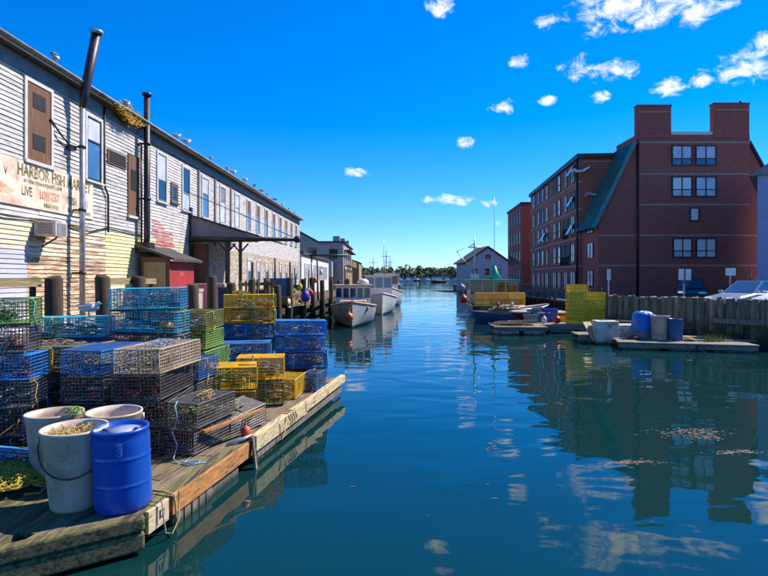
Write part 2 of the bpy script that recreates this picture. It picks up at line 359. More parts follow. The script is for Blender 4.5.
tag(mb.build('far_woods', 'tree_leaf'), 'dense green woods lining the far shore across the harbour', 'woods', kind='stuff')
hl = ['white gabled house', 'pale grey house', 'brown roofed cottage', 'long white boathouse', 'small tan house', 'narrow white house']
hp = [(396, 276.5), (410, 277), (425, 276), (437, 277.2), (452, 276.6), (467, 277)]
for i, (px, py) in enumerate(hp):
    Y = 474 + rnd.uniform(0, 5); x = (px - 384) / F * Y; w = rnd.uniform(4, 8) * (1.6 if i == 3 else 1)
    t_ = thing('shore_house', hl[i] + ' at the far waterline, ' + ORD[i] + ' from the left', 'house', (x, Y, .6), 0, 'houses on the far shore')
    MB().box((0, 0, 1.4), (w, 5, 2.8)).build('wall', ['siding_white', 'siding_grey', 'siding_taupe', 'siding_white', 'siding_tan', 'siding_white'][i], t_)
    MB().prism([(-w / 2 - .3, -2.8, 2.8), (w / 2 + .3, -2.8, 2.8), (0, -2.8, 4.6)], (0, 5.6, 0)).build('roof', 'roof_dark', t_)
    MB().box((w * .2, -2.53, 1.5), (.9, .08, 1.1)).build('window', 'glass_dark', t_)

# ------------------------------------------------------------------ lot on the right: quay ground, timber bulkhead
LOT = 1.25
quay = [V(12.6, 60, 0), V(12.4, 40, 0), V(11.9, 30.4, 0), V(14.45, 25.5, 0), V(17.2, 22.2, 0), V(23, 16, 0), V(60, 10, 0), V(60, 140, 0), V(17, 140, 0), V(14.2, 85, 0)]
o = MB().prism([(q.x, q.y, -2) for q in quay], (0, 0, LOT + 2)).build('parking_ground', 'asphalt'); tag(o, kind='structure')
bw = thing('timber_bulkhead', 'rough weathered timber piling bulkhead along the parking lot', 'bulkhead', (0, 0, 0))
edge = quay[2:6]; mbk = MB()
for a, c in zip(edge, edge[1:]):
    mbk.beam(V(a.x, a.y, .4), V(c.x, c.y, .4), .10, 2.9)
mbk.build('backing', 'quay_back', bw)
pile_mesh = MB().lathe([(.5, 0), (.5, .6), (.47, .97), (.3, 1.0)], 7).mesh('pile')
QP = []
for k in range(5):
    m = MB(); nn_ = 6; vs = []
    for z in (0, .3, .55, .75, .9, 1.0): vs += [(.5 * math.cos(6.283 * i / nn_) * rnd.uniform(.75, 1.1) * (.8 if z == 1 else 1), .5 * math.sin(6.283 * i / nn_) * rnd.uniform(.75, 1.1), z + (rnd.uniform(-.02, .02) if z == 1 else 0)) for i in range(nn_)]
    m.add(vs, [(j * nn_ + i, j * nn_ + (i + 1) % nn_, (j + 1) * nn_ + (i + 1) % nn_, (j + 1) * nn_ + i) for j in range(5) for i in range(nn_)] + [tuple(5 * nn_ + i for i in range(nn_))]); QP.append(m.mesh('pile'))
pos = []
for a, c in zip(edge, edge[1:]):
    L_ = (c - a).length; k = int(L_ / .19); d = (c - a).normalized(); nn = V(d.y, -d.x, 0)
    if nn.y > 0: nn = -nn
    for i in range(k): pos.append(a + d * ((i + .5) * L_ / k) + nn * rnd.uniform(.08, .17))
for q in pos:
    w = rnd.uniform(.26, .36)
    ob('pile', rnd.choice(QP), 'quay_pile', bw, (q.x, q.y, -1), (rnd.uniform(-.02, .02), rnd.uniform(-.035, .035), rnd.random() * 6), (w, w, 1 + 1.95 + rnd.gauss(.02, .03)))
d1 = (edge[2] - edge[1]).normalized(); nn = V(d1.y, -d1.x, 0); nn = nn if nn.y < 0 else -nn
a = edge[1] + nn * .36; c = edge[2] + nn * .36; d2 = (edge[3] - edge[2]).normalized()
MB().beam((a.x + .2, a.y - .2, 1.02), (c.x, c.y, 1.02), .18, .22).beam((c.x, c.y, 1.02), (c.x + d2.x * 6, c.y + d2.y * 6, 1.02), .178, .218).build('waler', 'dock_grey', bw)
# wharf under the apartments
wf = thing('timber_wharf', 'dark timber wharf edge below the brick apartments', 'wharf', (0, 0, 0))
MB().beam((12.52, 60, .3), (12.32, 40, .3), .12, 1.9).beam((12.32, 40, .3), (11.85, 30.5, .3), .12, 1.9).build('backing', 'quay_back', wf)
MB().beam((12.45, 60, 1.32), (12.25, 40, 1.32), .4, .14).beam((12.25, 40, 1.32), (11.8, 30.8, 1.32), .4, .14).build('cap_timber', 'pier_wood', wf)
for i in range(26):
    f_ = i / 25; q = V(12.3, 60, 0).lerp(V(12.1, 40, 0), f_ / .65) if f_ < .65 else V(12.1, 40, 0).lerp(V(11.65, 30.9, 0), (f_ - .65) / .35)
    ob('pile', pile_mesh, 'piling', wf, (q.x, q.y, -1), (rnd.uniform(-.03, .03), rnd.uniform(-.03, .03), rnd.random() * 6), (.28, .28, rnd.uniform(2.2, 2.7)))
rm = MB()
for i in range(14): q = V(13, 60, 0).lerp(V(12.6, 33, 0), i / 13); rm.tube([(q.x, q.y, LOT), (q.x, q.y, LOT + 1.05)], .03, 5)
for z in (.55, 1.05): rm.tube([(13, 60, LOT + z), (12.6, 33, LOT + z)], .025, 5)
tag(rm.build('railing', 'metal_dark'), 'dark metal pipe railing along the wharf below the apartments', 'railing')

# ------------------------------------------------------------------ brick gable building (front wall faces the camera at Y=50)
def win(parent, x0, x1, z0, z1, y, pane, frame='frame_dark', nx=2, split=.36, ft=.09, out=-1, name='window'):
    """window on a wall facing -Y at plane y; frame stands proud, panes sit back"""
    m = MB(); d = .1
    m.b2((x0, y + out * .09, z0), (x0 + ft, y, z1)).b2((x1 - ft, y + out * .09, z0), (x1, y, z1))
    m.b2((x0 + ft, y + out * .087, z0), (x1 - ft, y, z0 + ft)).b2((x0 + ft, y + out * .087, z1 - ft), (x1 - ft, y, z1))
    for i in range(1, nx): xx = x0 + (x1 - x0) * i / nx; m.b2((xx - ft * .4, y + out * .084, z0 + ft), (xx + ft * .4, y, z1 - ft))
    if split: zz = z0 + (z1 - z0) * split; m.b2((x0 + ft, y + out * .08, zz - ft * .35), (x1 - ft, y, zz + ft * .35))
    w = m.build(name, frame, parent)
    xs = [x0 + (x1 - x0) * i / nx for i in range(nx + 1)]
    for i in range(nx):
        for (za, zb, k) in ([(z0, z0 + (z1 - z0) * split, 1), (z0 + (z1 - z0) * split, z1, 0)] if split else [(z0, z1, 0)]):
            pm_ = pane[k] if isinstance(pane, (list, tuple)) else pane
            MB().b2((xs[i] + .03, y + out * .04, za + .03), (xs[i + 1] - .03, y + out * .004, zb - .03)).build('pane', pm_, w)
    return w
YB = 50.
def bx(px): return (px - 384) / F * YB
def bz(py): return H + (HZ - py) / F * YB
gb = thing('brick_gable_house', 'dark red brick gabled building with two square chimneys facing the water', 'building', (0, 0, 0))
G0 = LOT - .3
body = [(bx(598), G0), (bx(757.5), G0), (bx(764), bz(172)), (bx(747.5), bz(142)), (bx(747.5), bz(135)), (bx(636), bz(135)), (bx(636), bz(143)), (bx(598), bz(221))]
MB().prism([(x, YB, z) for x, z in body], (0, 4.2, 0)).build('wall', 'brick_red', gb)
MB().b2((bx(638), YB - .25, G0), (bx(748), YB + .3, bz(135.4))).build('centre_pier', 'brick_red', gb)
for xa, xb, yt in ((636, 669.5, 107), (712, 747.2, 105)):
    ch = MB().b2((bx(xa), YB - .3, bz(139)), (bx(xb), YB + .35, bz(yt))).build('chimney', 'brick_red', gb)
    MB().b2((bx(xa) - .05, YB - .35, bz(yt) - .02), (bx(xb) + .05, YB + .4, bz(yt) + .12)).build('cap', 'brick_dark', ch)
    MB().b2((bx(xa) + .1, YB - .33, bz(yt + 6.6)), (bx(xb) - .1, YB - .2, bz(yt + 5))).build('stone_band', 'band_pale', ch)
MB().tube([(bx(741), YB + .05, bz(105)), (bx(741), YB + .05, bz(101))], .12, 8).build('vent_pipe', 'metal_black', gb)
MB().b2((bx(669.8), YB - .15, bz(135.2)), (bx(711.8), YB + .25, bz(132))).build('parapet', 'boat_white', gb)
for py, xa, xb, yo in ((143, 638.2, 747.8, .29), (174.5, 638.2, 747.8, .29), (205, 638.2, 747.8, .29), (235.5, 638.2, 747.8, .29), (265.5, 638.2, 747.8, .29), (235.5, 598.5, 637.2, .04), (265.5, 598.5, 637.2, .04), (235.5, 748.5, 757, .04), (265.5, 748.5, 757, .04)):
    MB().b2((bx(xa), YB - yo, bz(py + 1.1)), (bx(xb), YB - yo + .1, bz(py - 1))).build('stone_band', 'band_pale', gb)
YW = YB - .25
for (xa, xb, ya, yb, pn) in ((670, 690.5, 146, 166.5, ('glass_pale', 'glass_blue')), (693.5, 714.5, 146, 166.5, ('glass_pale', 'glass_blue')), (670, 690.5, 177, 197.5, ('glass_blind_glint', 'glass_pale')),
                             (693.5, 714.5, 177, 197.5, ('glass_pale', 'glass_pale')), (671, 690.5, 238.3, 258, ('glass_blind_glint', 'glass_pale')), (694, 714.5, 238.3, 258, ('glass_blind_glint', 'glass_blind_glint'))):
    win(gb, bx(xa), bx(xb), bz(yb), bz(ya), YW, pn, ft=.1)
win(gb, bx(688), bx(697.5), bz(221.5), bz(208), YW, 'glass_blind_glint', nx=1, split=0)
MB().tube([(bx(637), YB - .12, bz(143)), (bx(637), YB - .12, LOT)], .09, 6).build('downpipe', 'metal_black', gb); MB().tube([(bx(750), YB - .1, bz(268)), (bx(750), YB - .1, bz(279)), (bx(756), YB - .1, bz(279))], .06, 6).build('conduit', 'band_pale', gb)
# steep green copper roof: slab down the left slope
p0 = V(bx(636) - .02, 0, bz(143) + .02); p1 = V(bx(598) - .35, 0, bz(221) - .7); dd = (p1 - p0); up = V(-dd.z, 0, dd.x).normalized()
if up.z < 0: up = -up
MB().prism([(q.x, YB - .2, q.z) for q in (p0, p1, p1 + up * .22, p0 + up * .22)], (0, 4.4, 0)).build('roof', 'copper_green', gb)
MB().prism([(q.x, YB - .28, q.z) for q in (p0 - up * .03, p1 - up * .03, p1 + up * .28, p0 + up * .28)], (0, .16, 0)).build('verge_trim', 'copper_edge', gb)
for i in range(1, 6):
    yy = YB + i * .7
    MB().prism([(q.x, yy, q.z) for q in (p0 + up * .2, p1 + up * .2, p1 + up * .27, p0 + up * .27)], (0, .05, 0)).build('roof_seam', 'copper_edge', gb)
r0 = V(bx(747.5), 0, bz(142)); r1 = V(bx(764.5), 0, bz(173)); d3 = r1 - r0; u3 = V(-d3.z, 0, d3.x).normalized(); u3 = u3 if u3.z > 0 else -u3
MB().prism([(q.x, YB - .2, q.z) for q in (r0, r1, r1 + u3 * .2, r0 + u3 * .2)], (0, 4.4, 0)).build('roof', 'metal_black', gb)
# side wall windows (facing the water, -X)
def winx(parent, x, y0, y1, z0, z1, pane, frame='frame_dark', ny=2, split=0, out=-1, name='window', ft=.08, sill=None):
    m = MB()
    m.b2((x + out * .09, y0, z0), (x, y0 + ft, z1)).b2((x + out * .09, y1 - ft, z0), (x, y1, z1)).b2((x + out * .087, y0 + ft, z0), (x, y1 - ft, z0 + ft)).b2((x + out * .087, y0 + ft, z1 - ft), (x, y1 - ft, z1))
    for i in range(1, ny): yy = y0 + (y1 - y0) * i / ny; m.b2((x + out * .084, yy - ft * .4, z0 + ft), (x, yy + ft * .4, z1 - ft))
    if split: zz = z0 + (z1 - z0) * split; m.b2((x + out * .08, y0 + ft, zz - ft * .4), (x, y1 - ft, zz + ft * .4))
    w = m.build(name, frame, parent)
    ys = [y0 + (y1 - y0) * i / ny for i in range(ny + 1)]; zs = [z0, z0 + (z1 - z0) * split, z1] if split else [z0, z1]
    for i in range(ny):
        for j in range(len(zs) - 1):
            pm_ = pane[j % len(pane)] if isinstance(pane, (list, tuple)) else pane
            MB().b2((x + out * .04, ys[i] + .03, zs[j] + .03), (x + out * .004, ys[i + 1] - .03, zs[j + 1] - .03)).build('pane', pm_, w)
    if sill: MB().b2((x + out * .16, y0 - .08, z0 - .1), (x, y1 + .08, z0 - .004)).build('sill', sill, w)
    return w
xs_ = bx(598)
for z0 in (2.1, 4.6, 6.9): winx(gb, xs_, 51.0, 52.6, z0, z0 + 1.5, ('glass_pale', 'glass_blind_glint'), ny=2)

# ------------------------------------------------------------------ long brick apartment block
ap = thing('brick_apartment_block', 'long dark brick apartment block with rows of white windows along the water', 'building', (18.85 - .35, 54, 0), (0, 0, -math.atan(.08)))
ROOF = 14.6
MB().b2((0, 0, G0), (14, 26, ROOF - .45)).build('wall', 'brick_dark', ap)
MB().b2((-.25, -.25, ROOF - .45), (14.2, 26.2, ROOF)).build('cornice', 'frame_dark', ap)
for z in (12.0, 9.4, 6.7, 4.0): MB().b2((-.05, -.06, z - .1), (.3, 26.05, z + .08)).build('stone_band', 'band_pale', ap)
MB().b2((.35, -.05, ROOF - .8), (13, .1, ROOF - .65)).build('stone_band', 'band_pale', ap)
cols = [(2.3, 1.5), (5.2, 1.3), (8.2, 1.2), (10.5, 1.4), (14.8, 1.5), (17.3, 1.1), (20.0, 1.5), (23.5, 1.6)]
for zi, (z0, z1) in enumerate(((12.25, 14.0), (9.65, 11.4), (7.2, 9.0), (4.4, 6.25), (1.7, 3.5))):
    for ci, (y, w) in enumerate(cols):
        pale = (zi + ci * 2) % 5
        pane = 'glass_pale' if pale in (0, 2) else ('glass_dark' if pale == 1 else 'glass_blind_glint')
        if zi == 4: pane = 'glass_blind_glint'; w *= 1.35
        if zi == 3 and ci == 1: continue
        if zi == 2 and ci == 1:
            bq = winx(ap, 0, y - 1.0, y + 1.0, z0 - .3, z1, 'void', ny=1, name='balcony_opening')  # recess shade painted as a flat dark panel
            for k in range(9): MB().tube([(-.15, y - 1 + k * .25, z0 - .3), (-.15, y - 1 + k * .25, z0 + .7)], .025, 4).build('baluster', 'metal_black', bq)
            continue
        winx(ap, 0, y - w / 2, y + w / 2, z0, z1, pane, ny=2 if w > 1.25 else 1, split=0 if zi == 4 else .4, sill='band_pale')
bq = winx(ap, 0, 3.4, 7.4, 4.1, 6.4, 'void', ny=2, name='balcony_opening')  # flat near-black panel stands in for the shaded balcony recess
MB().b2((-.18, 3.4, 5.05), (-.12, 7.4, 5.12)).build('handrail', 'metal_black', bq)
for k in range(17): MB().tube([(-.15, 3.45 + k * .243, 4.15), (-.15, 3.45 + k * .243, 5.06)], .02, 4).build('baluster', 'metal_black', bq)
for (y, z, w) in ((2.0, 13.3, 1.3), (2.1, 10.3, 1.2), (2.2, 7.6, 1.3), (15.6, 7.8, 1.4)):      # awning sashes tipped open; pale panes paint the sun's reflection
    sa = MB().box((0, 0, 0), (.06, w, 1.25)).build('open_sash', 'frame_dark', ap, (-.38, y, z), (0, R(28), 0))
    MB().box((-.04, 0, 0), (.03, w - .16, 1.07)).build('pane', 'glass_blind_glint', sa)
MB().tube([(-.12, .35, ROOF - .5), (-.12, .35, LOT)], .1, 6).build('downpipe', 'metal_black', ap)
# winged ornaments on the bricks; the white one stands in for sun glint
for i, (loc, lab) in enumerate((((bx(579) * 1.075, 53.6, 12.9), 'white winged shape for the sun glint of an open window high on the apartment block corner'), ((bx(594) * 1.075, 53.55, 10.7), 'pale grey winged ornament on the shaded end wall beside the green roof'))):
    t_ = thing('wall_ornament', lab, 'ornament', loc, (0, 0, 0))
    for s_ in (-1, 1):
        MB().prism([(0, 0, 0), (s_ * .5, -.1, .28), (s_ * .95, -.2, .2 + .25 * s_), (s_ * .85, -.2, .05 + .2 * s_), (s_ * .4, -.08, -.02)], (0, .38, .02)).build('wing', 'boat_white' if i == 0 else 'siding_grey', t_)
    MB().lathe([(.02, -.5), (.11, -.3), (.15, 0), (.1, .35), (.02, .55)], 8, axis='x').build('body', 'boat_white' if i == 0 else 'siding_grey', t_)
    MB().b2((-.04, 0, -.04), (.04, .42, .04)).build('bracket', 'metal_black', t_)

# next brick block further on
b2 = thing('far_brick_block', 'plain brick block with narrow dark windows beyond the long apartment block', 'building', (20.3, 84, 0), (0, 0, -math.atan(.06)))
MB().b2((0, 0, G0), (12, 13, 13.7)).build('wall', 'brick_red', b2)
MB().b2((-.2, -.2, 13.7), (12.2, 13.2, 14.0)).build('cornice', 'frame_dark', b2)
for z0 in (2.0, 4.9, 7.9, 10.9):
    for k in range(5): winx(b2, 0, 1 + k * 2.4, 2.1 + k * 2.4, z0, z0 + 2.0, 'glass_dark' if z0 > 3 else 'glass_blind_glint', ny=1)
gh = thing('grey_gabled_house', 'grey house with dark gable roof at the end of the right wharf', 'house', (20.6, 118, 0), (0, 0, R(6)))
MB().b2((-3.6, 0, 0), (5.5, 9, 6.0)).build('wall', 'siding_grey', gh)
MB().prism([(-3.6, .02, 6.0), (5.5, .02, 6.0), (.95, .02, 9.0)], (0, 8.9, 0)).build('gable', 'siding_grey', gh)
MB().prism([(-4.1, -.3, 5.75), (.95, -.3, 9.15), (.95, -.3, 9.45), (-4.3, -.3, 5.95)], (0, 9.6, 0)).build('roof', 'roof_dark', gh)
MB().prism([(.95, -.3, 9.15), (6.0, -.3, 5.75), (6.2, -.3, 5.95), (.95, -.3, 9.45)], (0, 9.6, 0)).build('roof', 'roof_dark', gh)
for x0 in (-2.4, .2, 2.8): win(gh, x0, x0 + 1.2, 3.3, 4.9, 0, 'glass_dark', 'trim_white', nx=1, split=.5)
win(gh, .3, 1.6, 6.6, 7.8, 0, 'glass_dark', 'trim_white', nx=2, split=0)
MB().prism([(5.5, 2, 0), (8.5, 2, 0), (8.5, 2, 4.2), (5.5, 2, 5.6)], (0, 7, 0)).build('lean_to', 'siding_taupe', gh)
MB().b2((-9, -6, -1.5), (20, 12, .02)).build('platform', 'pier_dark', gh)

# pale blue building at the right edge
pb = thing('pale_blue_building', 'pale blue clapboard building cut off by the right edge of view', 'building', at(757.5, 295, 40).xy.to_3d(), (0, 0, R(-36)))
MB().b2((0, 0, G0), (9, 10, at(0, 171, 40).z - .35)).build('wall', 'siding_blue', pb)
zt = at(0, 171, 40).z
MB().prism([(-.5, -.3, zt - .35), (9.3, -.3, zt - .35), (9.3, -.3, zt + 1.6), (1.4, -.3, zt + .95)], (0, 10.6, 0)).build('roof', 'trim_grey', pb)
bm_ = MB().b2((.0, -.035, 0), (9, -.005, .19)).mesh('clapboard')
for k in range(int((zt - .4 - G0) / .2)): ob('clapboard', bm_, 'siding_blue', pb, (0, 0, G0 + k * .2), (R(-3), 0, 0))

# ================================================================== LEFT: long clapboard fish building
lb = thing('clapboard_fish_building', 'long weathered white clapboard building along the left wharf with a faded painted sign', 'building', (-10.3, 0, 0), (0, 0, -math.atan(.02)))
ZE = 9.0; ZB = 1.2; Y0, Y1 = 9., 61.
MB().b2((-8, Y0, ZB), (-.02, Y1, ZE)).build('wall', 'board_bare', lb)
MB().b2((-8.2, Y0 - .2, ZE + .002), (.34, Y1 + .2, ZE + .10)).build('soffit', 'soffit', lb)
MB().prism([(.42, Y0 - .25, ZE + .1), (.42, Y0 - .25, ZE + .16), (-4, Y0 - .25, ZE + .75), (-8.3, Y0 - .25, ZE + .16), (-8.3, Y0 - .25, ZE + .1)], (0, Y1 - Y0 + .5, 0)).build('roof', 'roof_dark', lb)
MB().b2((.345, Y0 - .2, ZE - .03), (.38, Y1 + .2, ZE + .098)).build('fascia', 'trim_white', lb)
MB().tube([(.45, Y0, ZE + .07), (.45, Y1, ZE + .05)], .06, 6).build('gutter', 'gutter', lb)
MB().b2((.0, Y0, ZE - .42), (.06, Y1, ZE)).build('eave_shade_band', 'trim_grey', lb)  # grey strip painted as the eave's shadow on the top boards
unit = MB().prism([(0, 0, 0), (.034, 0, 0), (.008, 0, .135), (0, 0, .135)], (0, 1, 0)).mesh('clapboard')
def bands(k, z):     # colour fields of the old paint, by wall section
    if z > 4.55: return [(12.6, 24.0, 'board_white')]
    if z > 3.55: return [(12.6, 16.0, 'board_cream'), (16.0, 20.2, 'board_bare'), (20.2, 24.0, 'board_yellow')]
    return [(12.6, 15.9, 'board_lavender'), (15.9, 20.2, 'board_bare'), (20.2, 24.0, 'board_yellow')]
k = 0; z = ZB; nb = 0
while z < ZE - .5:
    for a, c, mname in bands(k, z):
        cuts = [a]
        while cuts[-1] < c - 3.4: cuts.append(cuts[-1] + rnd.uniform(1.9, 3.3) * (1.5 if z > 4.55 else 1.2))
        cuts[-1:] = [cuts[-1]] if c - cuts[-1] > .6 or len(cuts) == 1 else []
        cuts.append(c)
        for u, w in zip(cuts, cuts[1:]):
            m_ = mname
            if mname == 'board_bare' and rnd.random() < .28: m_ = 'board_cream'
            if mname == 'board_white' and 22.8 < u and z < 6.2: m_ = 'board_white'
            o = ob('clapboard', unit, m_, lb, (rnd.uniform(0, .008), u + .003, z + (rnd.uniform(-.01, .008) if m_ == 'board_bare' else 0)), (rnd.uniform(-.0015, .0015) * (3 if m_ == 'board_bare' else 1), 0, 0), (1, w - u - .006, 1)); nb += 1
    z += .13; k += 1
mb = MB(); z = ZB + 3.4; 
while z < ZE - .5:
    y = 24.0
    while y < Y1:
        w = min(Y1, y + rnd.uniform(3, 5)); mb.prism([(0, y, z), (.034, y, z), (.008, y, z + .135), (0, y, z + .135)], (0, w - y - .006, 0)); y = w
    z += .13
tag(mb.build('far_clapboards', 'board_white', lb), kind='stuff')
mb = MB(); z = ZB
while z < 4.6:
    mb.prism([(0, 24.0, z), (.034, 24.0, z), (.008, 24.0, z + .135), (0, 24.0, z + .135)], (0, 4.6, 0)); z += .13
tag(mb.build('far_clapboards', 'board_cream', lb), kind='stuff')
MB().b2((-.01, 28.65, ZB), (.03, Y1, 4.62)).build('brick_base', 'brick_pale', lb)
MB().b2((.0, Y1 - .25, ZB), (.07, Y1 + .05, ZE - .42)).build('corner_board', 'trim_white', lb)
for (ya, yb, za, zb) in ((23.9, 26.2, 4.62, 5.05), (23.9, 25.2, 5.05, 5.4), (24.3, 26.5, 4.2, 4.62)):
    zz = za
    while zz < zb - .05: ob('clapboard', unit, 'board_red', lb, (.012, ya + rnd.uniform(0, .3), zz), (0, 0, 0), (1, yb - ya - rnd.uniform(0, .4), 1)); zz += .13
def hwin(y0, y1, z0, z1, pane=('glass_dark', 'glass_blue'), case='trim_white', frame='trim_grey', split=.5, sill=True, bays=1):
    m = MB(); cw = .11
    m.b2((0, y0 - cw, z0 - .03), (.075, y0, z1 + cw)).b2((0, y1, z0 - .03), (.075, y1 + cw, z1 + cw)).b2((0, y0, z1), (.072, y1, z1 + cw))
    if sill: m.b2((0, y0 - cw - .04, z0 - .1), (.13, y1 + cw + .04, z0 - .032))
    w = m.build('window', case, lb)
    s = MB(); sw = .05
    s.b2((.02, y0, z0), (.06, y0 + sw, z1)).b2((.02, y1 - sw, z0), (.06, y1, z1)).b2((.02, y0 + sw, z0), (.058, y1 - sw, z0 + sw)).b2((.02, y0 + sw, z1 - sw), (.058, y1 - sw, z1))
    if split: zz = z0 + (z1 - z0) * split; s.b2((.02, y0 + sw, zz - .03), (.064, y1 - sw, zz + .03))
    s.build('sash', frame, w)
    zs = [z0, z0 + (z1 - z0) * split, z1] if split else [z0, z1]
    for j in range(len(zs) - 1): MB().b2((.012, y0 + .03, zs[j] + .02), (.04, y1 - .03, zs[j + 1] - .02)).build('pane', pane[j % len(pane)], w)
    return w
# boarded window with two small lights
w = MB().b2((0, 15.75, 6.2), (.075, 15.86, 8.5)).b2((0, 16.96, 6.2), (.075, 17.07, 8.5)).b2((0, 15.86, 8.4), (.073, 16.96, 8.5)).b2((0, 15.72, 6.1), (.12, 17.1, 6.198)).build('window', 'trim_white', lb)
MB().b2((.01, 15.86, 6.2), (.05, 16.96, 8.4)).build('wood_panel', 'wood_brown', w)
for za, zb in ((7.72, 8.15), (6.55, 6.98)): MB().b2((.04, 16.12, za), (.062, 16.7, zb)).build('pane', 'void', w)
hwin(18.95, 19.85, 6.2, 8.3, ('glass_blue', 'glass_pale'), frame='frame_dark', split=.62)
w = MB().b2((0, 20.3, 7.0), (.07, 21.7, 7.5)).build('vent_panel', 'wood_brown', lb)
for k in range(5): MB().b2((.07, 20.4, 7.06 + k * .085), (.085, 21.6, 7.11 + k * .085)).build('slat', 'frame_dark', w)
w = MB().b2((0, 21.85, 5.3), (.07, 22.75, 7.65)).build('wood_panel', 'wood_brown', lb)
MB().b2((.07, 22.05, 6.3), (.085, 22.55, 7.1)).build('pane', 'void', w); MB().b2((0, 21.8, 5.2), (.13, 22.8, 5.298)).build('sill', 'trim_white', w)
hwin(24.6, 25.5, 6.25, 8.3, ('glass_dark', 'glass_pale'), split=.45)
hwin(26.15, 26.75, 6.4, 7.15, ('glass_dark',), case='wood_brown', split=0)
hwin(27.5, 28.4, 6.2, 8.25, ('glass_pale', 'glass_dark'), split=.4)
for i, y in enumerate((30.3, 33.4, 36.5, 39.4, 42.1, 44.8, 47.6, 50.3, 53, 55.8, 58.4)):
    hwin(y, y + .95, 6.15, 8.25, [('glass_blue', 'glass_pale'), ('glass_pale', 'trim_grey'), ('glass_pale', 'glass_pale'), ('glass_blue', 'wood_brown')][i % 4 if i < 4 else 3], split=.6)
    if i > 2: hwin(y + .2, y + 1.1, 2.6, 4.1, ('glass_blue', 'glass_pale'), split=.5)
for y in (29.6, 32.3, 35.4): MB().b2((.0, y, 4.7), (.10, y + .18, 8.5)).build('downpipe', 'trim_grey', lb)
MB().tube([(.1, 20.0, 8.9), (.1, 20.0, 6.1), (.1, 20.25, 5.8), (.1, 20.25, 4.5)], .035, 6).tube([(.1, 22.9, 8.3), (.1, 22.9, 4.2)], .04, 6).build('conduit', 'metal_dark', lb)
MB().tube([(.07, 13, 4.62), (.09, 15, 4.52), (.07, 17.2, 4.6), (.09, 19, 4.42), (.08, 20.4, 4.7), (.08, 23, 4.6)], .022, 5).tube([(.08, 16.9, 7.6), (.14, 17.4, 7.2), (.1, 18.1, 6.95)], .03, 5).build('cable', 'metal_black', lb)
MB().b2((.05, 17.75, 6.9), (.2, 18.05, 7.05)).build('meter_box', 'metal_black', lb)

# painted sign
sg = tag(MB().b2((0, 12.6, 4.86), (.03, 19.3, 6.12)).build('painted_sign', 'sign_board', None, (-10.3 + .036, 0, 0), (0, 0, -math.atan(.02))), 'faded tan painted wall sign with worn fish market lettering', 'sign')
def text(body, size, y, z, mat, parent, sx=1., x=.034, fit=None, align='LEFT', rot=(R(90), 0, R(90))):
    cu = bpy.data.curves.new('lettering', 'FONT'); cu.body = body; cu.size = size; cu.extrude = .002; cu.offset = size * .022; cu.align_x = align
    tmp = bpy.data.objects.new('tmp', cu); COL.objects.link(tmp)
    dg = bpy.context.evaluated_depsgraph_get(); me = bpy.data.meshes.new_from_object(tmp.evaluated_get(dg)); me.name = 'lettering'
    bpy.data.objects.remove(tmp); me.materials.clear()
    if fit: sx = fit / (max(v.co.x for v in me.vertices) - min(v.co.x for v in me.vertices))
    return ob('lettering', me, mat, parent, (x, y, z), rot, (sx, 1, 1))
text('HARBOR FISH MARKET', .46, 15.42, 5.71, 'sign_ink', sg, fit=3.7)
text('LIVE', .36, 15.6, 5.18, 'sign_ink', sg, .7); text('LOBSTERS', .34, 16.4, 5.18, 'sign_ink_red', sg, .62)
text('FRESH', .32, 17.75, 5.2, 'sign_ink', sg, .62); text('FISH', .32, 18.6, 5.2, 'sign_ink_red', sg, .62)
text('V', .3, 14.9, 5.62, 'sign_ink', sg, .7)
mk = MB(); y = 15.7
while y < 17.5: w_ = rnd.uniform(.04, .09); mk.b2((.03, y, 5.53 + rnd.uniform(-.01, .02)), (.034, y + w_, 5.63 + rnd.uniform(-.01, .02))); y += w_ + .03
y = 17.8
while y < 19.1: w_ = rnd.uniform(.05, .1); mk.b2((.03, y, 4.95), (.034, y + w_, 5.07 + rnd.uniform(-.03, .03))); y += w_ + .035
y = 16.6
while y < 17.3: w_ = rnd.uniform(.05, .09); mk.b2((.03, y, 4.95), (.034, y + w_, 5.06)); y += w_ + .035
tag(mk.build('worn_lettering', 'sign_ink', sg), kind='stuff')
MB().prism([(.03, 14.0, 5.1), (.03, 15.1, 5.13), (.03, 15.3, 5.25), (.03, 14.7, 5.42), (.03, 14.0, 5.45)], (.004, 0, 0)).build('red_mark', 'sign_stain', sg)

# air conditioner
ac = thing('air_conditioner', 'white boxy window air conditioner jutting from the clapboard wall below the sign', 'air conditioner', (-9.93, 16.15, 4.08), (0, 0, 0))
MB().b2((0, 0, 0), (.62, .62, .42)).build('case', 'plastic_white', ac, bevel=.02)
for k in range(8): MB().b2((.1, -.012, .06 + k * .04), (.52, .003, .08 + k * .04)).build('louvre', 'tote_grey', ac)
MB().b2((.62, .08, .05), (.632, .54, .37)).build('grille', 'tote_grey', ac)
MB().beam((.05, .3, -.3), (.5, .3, -.02), .04, .04).build('bracket', 'metal_dark', ac)

